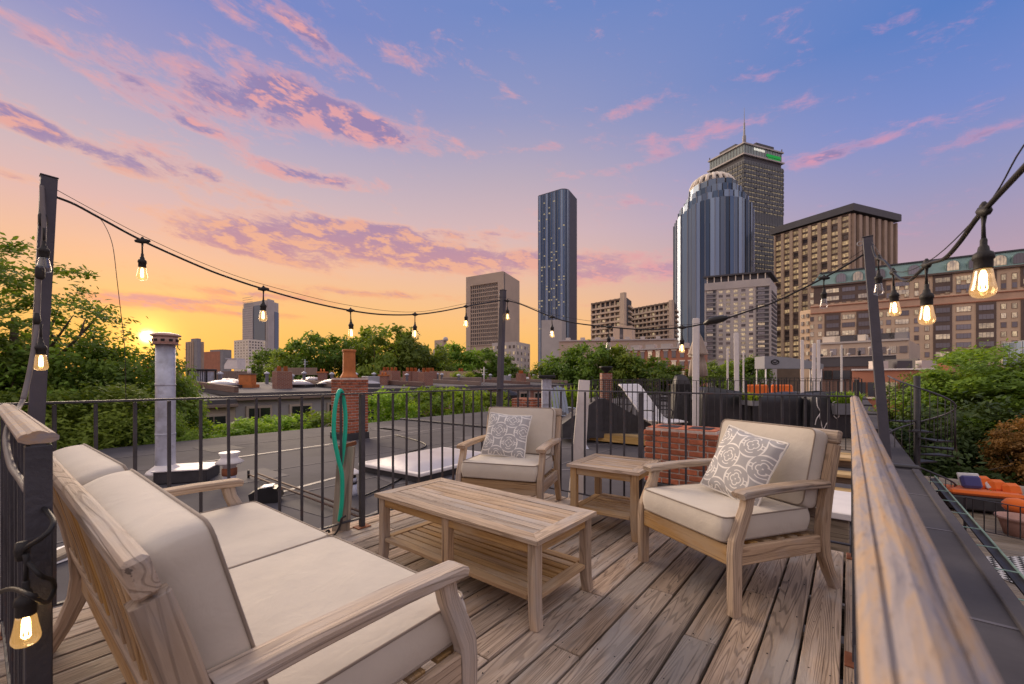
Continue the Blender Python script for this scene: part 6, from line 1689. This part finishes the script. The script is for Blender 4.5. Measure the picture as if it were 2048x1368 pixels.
r = root('white_pillow', 'small white pillow at the end of the terrace daybed', 'pillow', tp(1986, 1022) + Vector((0, 0, .43)), TH); MB().box((0, 0, .1), (.30, .1, .18), rotx(-.5), .04).build('cover', M['whitefab'], r)
planter('grey planter with leafy plants in front of the daybed', 1990, 8.9, TZ, .62, .32, .2, leaf='leaf')
planter('glass sided planter with mixed leaves beside the gutter', 1938, 9.3, TZ, .5, .30, .18, leaf='leafyellow')
r = root('orange_ball_chair', 'round orange cushion behind the terrace railing', 'cushion', tp(2034, 1052), 0); MB().lathe([(.02, .24), (.13, .26), (.19, .33), (.20, .41), (.14, .49), (.03, .52)], (0, 0, .0), 16).build('cushion', M['orange'], r); MB().lathe([(.2, 0), (.18, .24)], (0, 0, 0), 10).build('stand', M['black'], r)
M['potpink'] = pm('faded_terracotta', (.45, .27, .22), .8, 0, .15, 5)
r = root('large_pot', 'large faded terracotta pot at the right edge', 'pot', tp(2036, 1070), 0); MB().lathe([(.17, 0), (.23, .22), (.25, .27), (.285, .28), (.285, .33), (.25, .33), (.22, .24)], (0, 0, 0), 20).build('pot', M['potpink'], r)
a, b = tp(1962, 1000), tp(2090, 1085)
railing('terrace_railing', 'dark terrace railing with pale top rail behind the daybed', (a.x + 1.2, a.y + 1.9), (b.x + 1.6, b.y + .9), fr(.1, 3.6, .12), [0, 1.8], 1.05, None, False, mat='iron', base_z=TZ)
a, b = tp(1930, 1062), tp(2090, 1098)
railing('terrace_railing', 'thin iron railing in front of the large pot', (a.x, a.y), (b.x, b.y), fr(.1, 3.0, .14), [0], .62, None, False, mat='iron', base_z=TZ)
def checkmat():
    m, w, b = newmat('checked_rug'); v = coords(w, 'Object'); c = w.n('ShaderNodeTexChecker'); c.inputs['Scale'].default_value = 14; w.put(c.inputs['Vector'], v)
    c.inputs['Color1'].default_value = (.7, .68, .66, 1); c.inputs['Color2'].default_value = (.03, .03, .03, 1); w.put(b.inputs['Base Color'], c.outputs[0]); b.inputs['Roughness'].default_value = .95; return m
rg = tp(2050, 1140); o = MB().box((0, 0, .006), (1.3, .9, .012), None, .003).build('rug', checkmat()); o.location = rg; o.rotation_euler.z = TH; tag(o, 'black and white checked mat on the terrace', 'rug')
# ---------------------------------------------------------------- more clutter on the roofs
rs_ = random.Random(77)
for k in range(9):
    x, y = rs_.uniform(-12.5, -4.2), rs_.uniform(2.0, 10.0)
    MB().box((x, y, -GZ + ROOFZ + .002), (rs_.uniform(.5, 1.6), rs_.uniform(.4, 1.1), .006), rotz(rs_.uniform(-.2, .2))).build('roof_patch', M['roofpatch' if k % 2 else 'roofpatch2'], house)
for k, x in enumerate((-4.4, -6.3, -8.2, -10.1, -12.0)):
    MB().box((x, 3.2, -GZ + ROOFZ + .0035), (.05, 14.6, .004)).build('roof_seam', M['roofpatch2'], house)
o = MB().tube(smooth_path([Vector((-5.3, 3.3, ROOFZ + .02)), Vector((-6.0, 4.6, ROOFZ + .02)), Vector((-7.4, 5.2, ROOFZ + .02)), Vector((-8.2, 6.9, ROOFZ + .02)), Vector((-10.4, 7.6, ROOFZ + .02))], 8), .014, 6).build('roof_cable', M['black']); tag(o, 'black cable snaking over the dark roof behind the hose', 'cable')
def bistro(label, px, Z, zb, rz, mat='black'):
    p = c2w((px - CX) / F * Z, Z); r = root('bistro_chair', label, 'chair', (p.x, p.y, zb), rz, 'dark bistro chairs on the neighbouring decks')
    MB().box((0, 0, .45), (.42, .42, .03), None, .01).build('seat', M[mat], r)
    for sx in (-1, 1):
        for sy in (-1, 1): MB().tube([(sx * .18, sy * .18, .44), (sx * .21, sy * .22, 0)], .013, 6).build('leg', M[mat], r)
        MB().tube([(sx * .19, .2, .44), (sx * .19, .25, .75), (sx * .17, .28, .92)], .013, 6).build('back_post', M[mat], r)
    for z in (.62, .74, .87): MB().box((0, .235 + (z - .62) * .15, z), (.36, .018, .06), None, .005).build('back_slat', M[mat], r)
for px, Z, zb, rz, lab in ((1432, 13.2, -.25, .4, 'dark chair between the two tallest white posts'), (1462, 13.6, -.25, 2.2, 'dark chair turned away beside the hotel block post'), (1612, 14.0, -.25, 1.0, 'dark chair below the three white posts'), (1330, 16.5, -.35, .2, 'dark chair left of the closed parasol'), (1300, 17.2, -.35, 1.6, 'dark chair in front of the low tree by the brick row')):
    bistro(lab, px, Z, zb, rz)
def round_table(label, px, Z, zb):
    p = c2w((px - CX) / F * Z, Z); r = root('bistro_table', label, 'table', (p.x, p.y, zb), 0)
    MB().lathe([(.42, .70), (.43, .71), (.43, .73), (.42, .74)], (0, 0, 0), 20).build('top', M['char'], r); MB().tube([(0, 0, .02), (0, 0, .70)], .03, 8).build('stem', M['black'], r); MB().lathe([(.28, 0), (.26, .02), (.03, .05)], (0, 0, 0), 14).build('foot', M['black'], r)
round_table('small round dark table between the dark chairs by the white posts', 1447, 13.0, -.25)
for px, Z, h, lab in ((610, 38, 1.5, 'thin antenna mast on the far roofs left of the chimney pot'), (838, 40, 1.3, 'thin antenna mast on the far roofs below the fourth bulb'), (968, 36, 1.6, 'white antenna mast on the far roofs left of the corner pole')):
    p = pz(px, 752, Z)
    for (y0, y1, zf, zb, _, _) in HN:
        if y0 <= p.y < y1 and -36 <= p.x <= -24: p.z = zf + (zb - zf) * (-24 - p.x) / 12 - .03
    r = root('antenna_mast', lab, 'antenna', p); MB().tube([(0, 0, 0), (0, 0, h)], .035, 6).build('mast', M['white' if px > 900 else 'galv'], r)
    for q in (.7, .85): MB().tube([(-.3, 0, h * q), (.3, .1, h * q)], .015, 5).build('cross_arm', M['galv'], r)
# ---------------------------------------------------------------- trees
def leafmat(name, bright, dark, trans=.35):
    m, w, b = newmat(name); t = m.node_tree
    a = w.n('ShaderNodeAttribute'); a.attribute_name = 'rnd'
    v = coords(w, 'Object'); n = w.noise(v, .9, 3)
    f = w.m('ADD', w.m('MULTIPLY', a.outputs['Fac'], .65), w.m('MULTIPLY', n, .5), clamp=True)
    c = w.mix(f, dark, bright)
    rn = w.n('ShaderNodeObjectInfo').outputs['Random']
    h = w.n('ShaderNodeHueSaturation'); w.put(h.inputs['Color'], c); w.put(h.inputs['Hue'], w.m('ADD', .485, w.m('MULTIPLY', rn, .03))); w.put(h.inputs['Value'], w.m('ADD', .85, w.m('MULTIPLY', rn, .3)))
    c = h.outputs[0]
    w.put(b.inputs['Base Color'], c); b.inputs['Roughness'].default_value = .55; b.inputs['Specular IOR Level'].default_value = .3
    tr = w.n('ShaderNodeBsdfTranslucent'); w.put(tr.inputs[0], w.mix(1.0, c, (1.5, 1.35, .6), 'MULTIPLY'))
    mx = w.n('ShaderNodeMixShader'); mx.inputs[0].default_value = trans
    t.links.new(b.outputs[0], mx.inputs[1]); t.links.new(tr.outputs[0], mx.inputs[2])
    t.links.new(mx.outputs[0], t.nodes['Material Output'].inputs[0]); return m
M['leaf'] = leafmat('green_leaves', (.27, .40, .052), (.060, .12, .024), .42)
M['leafdark'] = leafmat('dark_green_leaves', (.19, .29, .045), (.045, .092, .020), .4)
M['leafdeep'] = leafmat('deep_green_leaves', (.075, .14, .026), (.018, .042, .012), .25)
M['leafyellow'] = leafmat('yellow_green_leaves', (.34, .48, .058), (.11, .20, .030), .45)
M['leaforange'] = leafmat('copper_leaves', (.33, .15, .035), (.09, .055, .02), .3)
M['bark'] = pm('bark', (.10, .075, .055), .9, 0, .3, 3, .6, 14)
def crown_mesh(name, seed, nleaf, leaf, ncl, shell=.55, flat=.8, loose=.0):
    rs = random.Random(seed); vs, fs, rv = [], [], []
    cl = []
    while len(cl) < ncl:
        p = Vector((rs.uniform(-1, 1), rs.uniform(-1, 1), rs.uniform(-1, 1))); r = p.length
        if r > 1 or r < shell * rs.random() ** .5: continue
        bump = 1 + .22 * sin(p.x * 5 + seed) * sin(p.y * 4 + seed * 2)
        cl.append((p * bump, rs.uniform(.12, .26) * (1 + loose), rs.random()))
    per = nleaf // ncl
    for c, r, cv in cl:
        for _ in range(per):
            o = Vector((rs.gauss(0, 1), rs.gauss(0, 1), rs.gauss(0, .6))) * r * .55; p = c + o
            # leaves droop outward and face up, with scatter
            n = (Vector((p.x * .5, p.y * .5, .8)) + Vector((rs.uniform(-1, 1), rs.uniform(-1, 1), rs.uniform(-.6, .8))) * .8).normalized()
            u = n.orthogonal().normalized(); a = rs.uniform(0, 6.28); v = n.cross(u); u, v = u * cos(a) + v * sin(a), v * cos(a) - u * sin(a)
            s = leaf * rs.uniform(.6, 1.3); b = len(vs)
            vs += [p - u * s, p - v * s * .45 + n * s * .06, p + u * s, p + v * s * .45 + n * s * .06]
            fs.append((b, b + 1, b + 2, b + 3)); q = min(1, max(0, .55 * cv + .45 * rs.random())); rv += [q] * 4
    me = bpy.data.meshes.new(name); me.from_pydata([tuple(p) for p in vs], [], fs)
    at = me.attributes.new('rnd', 'FLOAT', 'POINT'); at.data.foreach_set('value', rv); return me
CROWN = {'near1': crown_mesh('crown', 11, 30000, .040, 230, .45), 'near2': crown_mesh('crown', 23, 30000, .041, 200, .5), 'loose': crown_mesh('crown', 31, 9500, .036, 130, .2, loose=-.28),
         'far1': crown_mesh('crown', 41, 9000, .068, 130, .55), 'far2': crown_mesh('crown', 53, 9000, .066, 110, .55), 'bush': crown_mesh('crown', 61, 13000, .058, 130, .5)}
def tree(label, px, ytop, Z, rx, rz_, mat, kind, group, name='tree', lean=0.0):
    base = c2w((px - CX) / F * Z, Z, GZ); top = hz(ytop, Z)
    r = root(name, label, 'tree', base, 0, group)
    cz = top - rz_ - GZ; rs = random.Random(int(px * 7 + Z * 13))
    o = bpy.data.objects.new('crown', CROWN[kind]); COL.objects.link(o); o.parent = r
    if not o.data.materials: o.data.materials.append(None)
    o.material_slots[0].link = 'OBJECT'; o.material_slots[0].material = M[mat]
    o.location = (0, 0, cz); o.scale = (rx, rx * rs.uniform(.9, 1.1), rz_); o.rotation_euler = (0, 0, rs.uniform(0, 6.28))
    tr = max(.12, rx * .07); fork = cz - rz_ * .55
    mb = MB().tube([(0, 0, 0), (.05 * rx * rs.uniform(-1, 1), .05 * rx, fork * .5), (0, 0, fork), (rx * .06, 0, cz + rz_ * .1)], [tr * 1.3, tr, tr * .8, tr * .35], 8); mb.build('trunk', M['bark'], r)
    lm = []
    for k in range(9):
        a = k * 2 * pi / 9 + rs.uniform(-.3, .3); e = rs.uniform(.55, .9); up = rs.uniform(-.1, .75)
        p0 = Vector((0, 0, fork * rs.uniform(.9, 1.0))); p2 = Vector((cos(a) * rx * e, sin(a) * rx * e, cz + rz_ * up * .8)); p1 = p0.lerp(p2, .5) + Vector((0, 0, -rz_ * .12))
        mb = MB().tube(smooth_path([p0, p1, p2], 4), [tr * .5, tr * .45, tr * .4, tr * .33, tr * .28, tr * .22, tr * .17, tr * .12, tr * .06], 6); mb.build('limb', M['bark'], r)
        q = p1.lerp(p2, .4); s2 = q + Vector((rs.uniform(-1, 1), rs.uniform(-1, 1), rs.uniform(.3, 1))) * rx * .35
        MB().tube([q, q.lerp(s2, .5) + Vector((0, 0, .05)), s2], [tr * .2, tr * .13, tr * .04], 5).build('limb', M['bark'], r)
    return r
gl_ = 'trees along the alley'
tree('tall loose tree rising beside the string light pole', 28, 492, 12.2, 2.5, 2.3, 'leafdark', 'loose', gl_)
tree('dark dense tree at the picture edge behind the end post', -70, 655, 11.5, 2.0, 2.4, 'leafdark', 'near2', gl_)
tree('green tree with low crown under the tall loose tree', 130, 700, 12.8, 2.3, 2.5, 'leaf', 'near1', gl_)
tree('tree whose crown holds the setting sun beside the flue pipe', 246, 686, 13.6, 1.95, 2.5, 'leafdark', 'near2', gl_)
tree('short tree between the flue pipe and the far roofs', 340, 744, 15.4, 1.0, 2.1, 'leaf', 'near1', gl_)
tree('low bright shrub tree behind the roof edge and flue pipe', 205, 780, 11.4, 1.9, 1.6, 'leaf', 'near1', gl_)
tree('low leafy crown at the picture edge behind the sofa railing', 60, 775, 10.9, 1.7, 1.6, 'leaf', 'near2', gl_)
tree('small crown behind the roof edge under the white vent', 318, 826, 11.8, .95, 1.0, 'leaf', 'near1', gl_)
for i, (px, yt, Z, rx, rz_, mt, lab) in enumerate([(455, 838, 15.0, 1.5, 1.2, 'leafyellow', 'low bright green treetop under the far house windows'), (560, 826, 17.0, 1.6, 1.5, 'leafyellow', 'bright green treetop in front of the far grey garage doors'), (640, 818, 18.5, 1.5, 1.4, 'leaf', 'green treetop touching the tall brick chimney'),
        (770, 776, 20.0, 1.7, 1.9, 'leafyellow', 'yellow green treetop just past the tall brick chimney'), (845, 770, 23.0, 1.8, 2.0, 'leaf', 'green treetop in the middle of the hedge line'), (915, 772, 26, 1.8, 2.0, 'leafyellow', 'yellow green treetop before the dark garden umbrellas'), (980, 778, 29, 1.9, 2.0, 'leaf', 'green treetop behind the corner pole')]):
    tree(lab, px, yt, Z, rx, rz_, mt, 'bush', 'treetops along the roof edge')
gf = 'trees beyond the far roofs'
for i, (px, yt, Z, rx, rz_, lab) in enumerate([(545, 700, 66, 4.0, 4.5, 'far tree at the foot of the slim white tower'), (590, 690, 60, 4.2, 5.0, 'far tree between the white tower and the chimney pot'), (650, 668, 58, 4.6, 6.0, 'tall far tree left of the clay chimney pot'), (708, 684, 62, 4.0, 5.0, 'far tree directly behind the clay chimney pot'), (758, 652, 58, 4.8, 6.5, 'tallest far tree right of the clay chimney pot'), (818, 668, 60, 4.4, 6.0, 'far tree below the fourth lit bulb'), (860, 690, 64, 4.0, 5.0, 'far tree next to the stepped penthouse'),
        (915, 692, 78, 5.0, 5.5, 'far tree in front of the beige slab building'), (965, 698, 80, 4.6, 5.0, 'far tree behind the corner pole'), (1010, 716, 84, 4.5, 4.5, 'low far tree before the low beige block'),
        (1098, 722, 52, 2.6, 3.0, 'small tree under the slender glass tower'), (1140, 700, 50, 3.4, 4.2, 'broad tree before the long beige parapet'), (1190, 688, 48, 3.4, 4.6, 'highest tree before the brick row'), (1240, 697, 47, 3.2, 4.0, 'round tree before the brick row'), (1290, 712, 45, 3.0, 3.4, 'low tree before the brick row windows'), (1345, 734, 42, 2.2, 2.2, 'small tree beside the closed parasol'), (1440, 724, 40, 2.6, 2.6, 'tree behind the tall white post'), (1495, 718, 40, 2.2, 2.6, 'tree left of the grey canopy')]):
    tree(lab, px, yt, Z, rx, rz_, 'leafdark' if i % 3 != 1 else 'leaf', 'far1' if i % 2 else 'far2', gf)
gr = 'trees beside the terrace'
tree('large bright green tree at the far right edge, top lit', 1985, 702, 17.5, 2.9, 2.2, 'leaf', 'near1', gr)
tree('green tree beside the spiral stair', 1900, 738, 18.5, 2.3, 2.9, 'leafdark', 'near2', gr)
tree('dense green tree leaving the picture at the right', 2110, 714, 17, 2.8, 2.4, 'leaf', 'near2', gr)
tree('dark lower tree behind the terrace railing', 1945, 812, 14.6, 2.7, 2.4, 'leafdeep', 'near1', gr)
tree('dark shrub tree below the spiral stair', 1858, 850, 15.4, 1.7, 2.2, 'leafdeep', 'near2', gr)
tree('copper orange tree behind the terrace', 2082, 840, 12.6, 1.1, 1.15, 'leaforange', 'near1', gr)
# ---------------------------------------------------------------- plants in the planters
def leaves_in(r, w, h, ph, leaf, seed):
    rs = random.Random(seed); mb = MB()
    for _ in range(260):
        x, y = rs.uniform(-w / 2, w / 2), rs.uniform(-.2, .2); L = ph * rs.uniform(.5, 1.1); a = rs.uniform(0, 6.28); ln_ = rs.uniform(.1, .6)
        d = Vector((cos(a) * ln_, sin(a) * ln_, 1)).normalized(); s = Vector((-sin(a), cos(a), 0)) * L * .09; p = Vector((x, y, h - .03)); q = p + d * L * .6; e = p + d * L + Vector((cos(a), sin(a), -.6)) * L * .2 * ln_ * 2
        mb.add([p - s * .5, p + s * .5, q + s, q - s, e], [(0, 1, 2, 3), (3, 2, 4)], None, False, Vector((0, 0, 0)), rs.random())
    for i in range(0, len(mb.a), 5):
        for k in range(1, 5): mb.a[i + k] = mb.a[i]
    return mb.build('plant', M[leaf], r)
for i, q in enumerate(LATE): leaves_in(*q, i)
CROWNB.materials.append(M['leafyellow'])
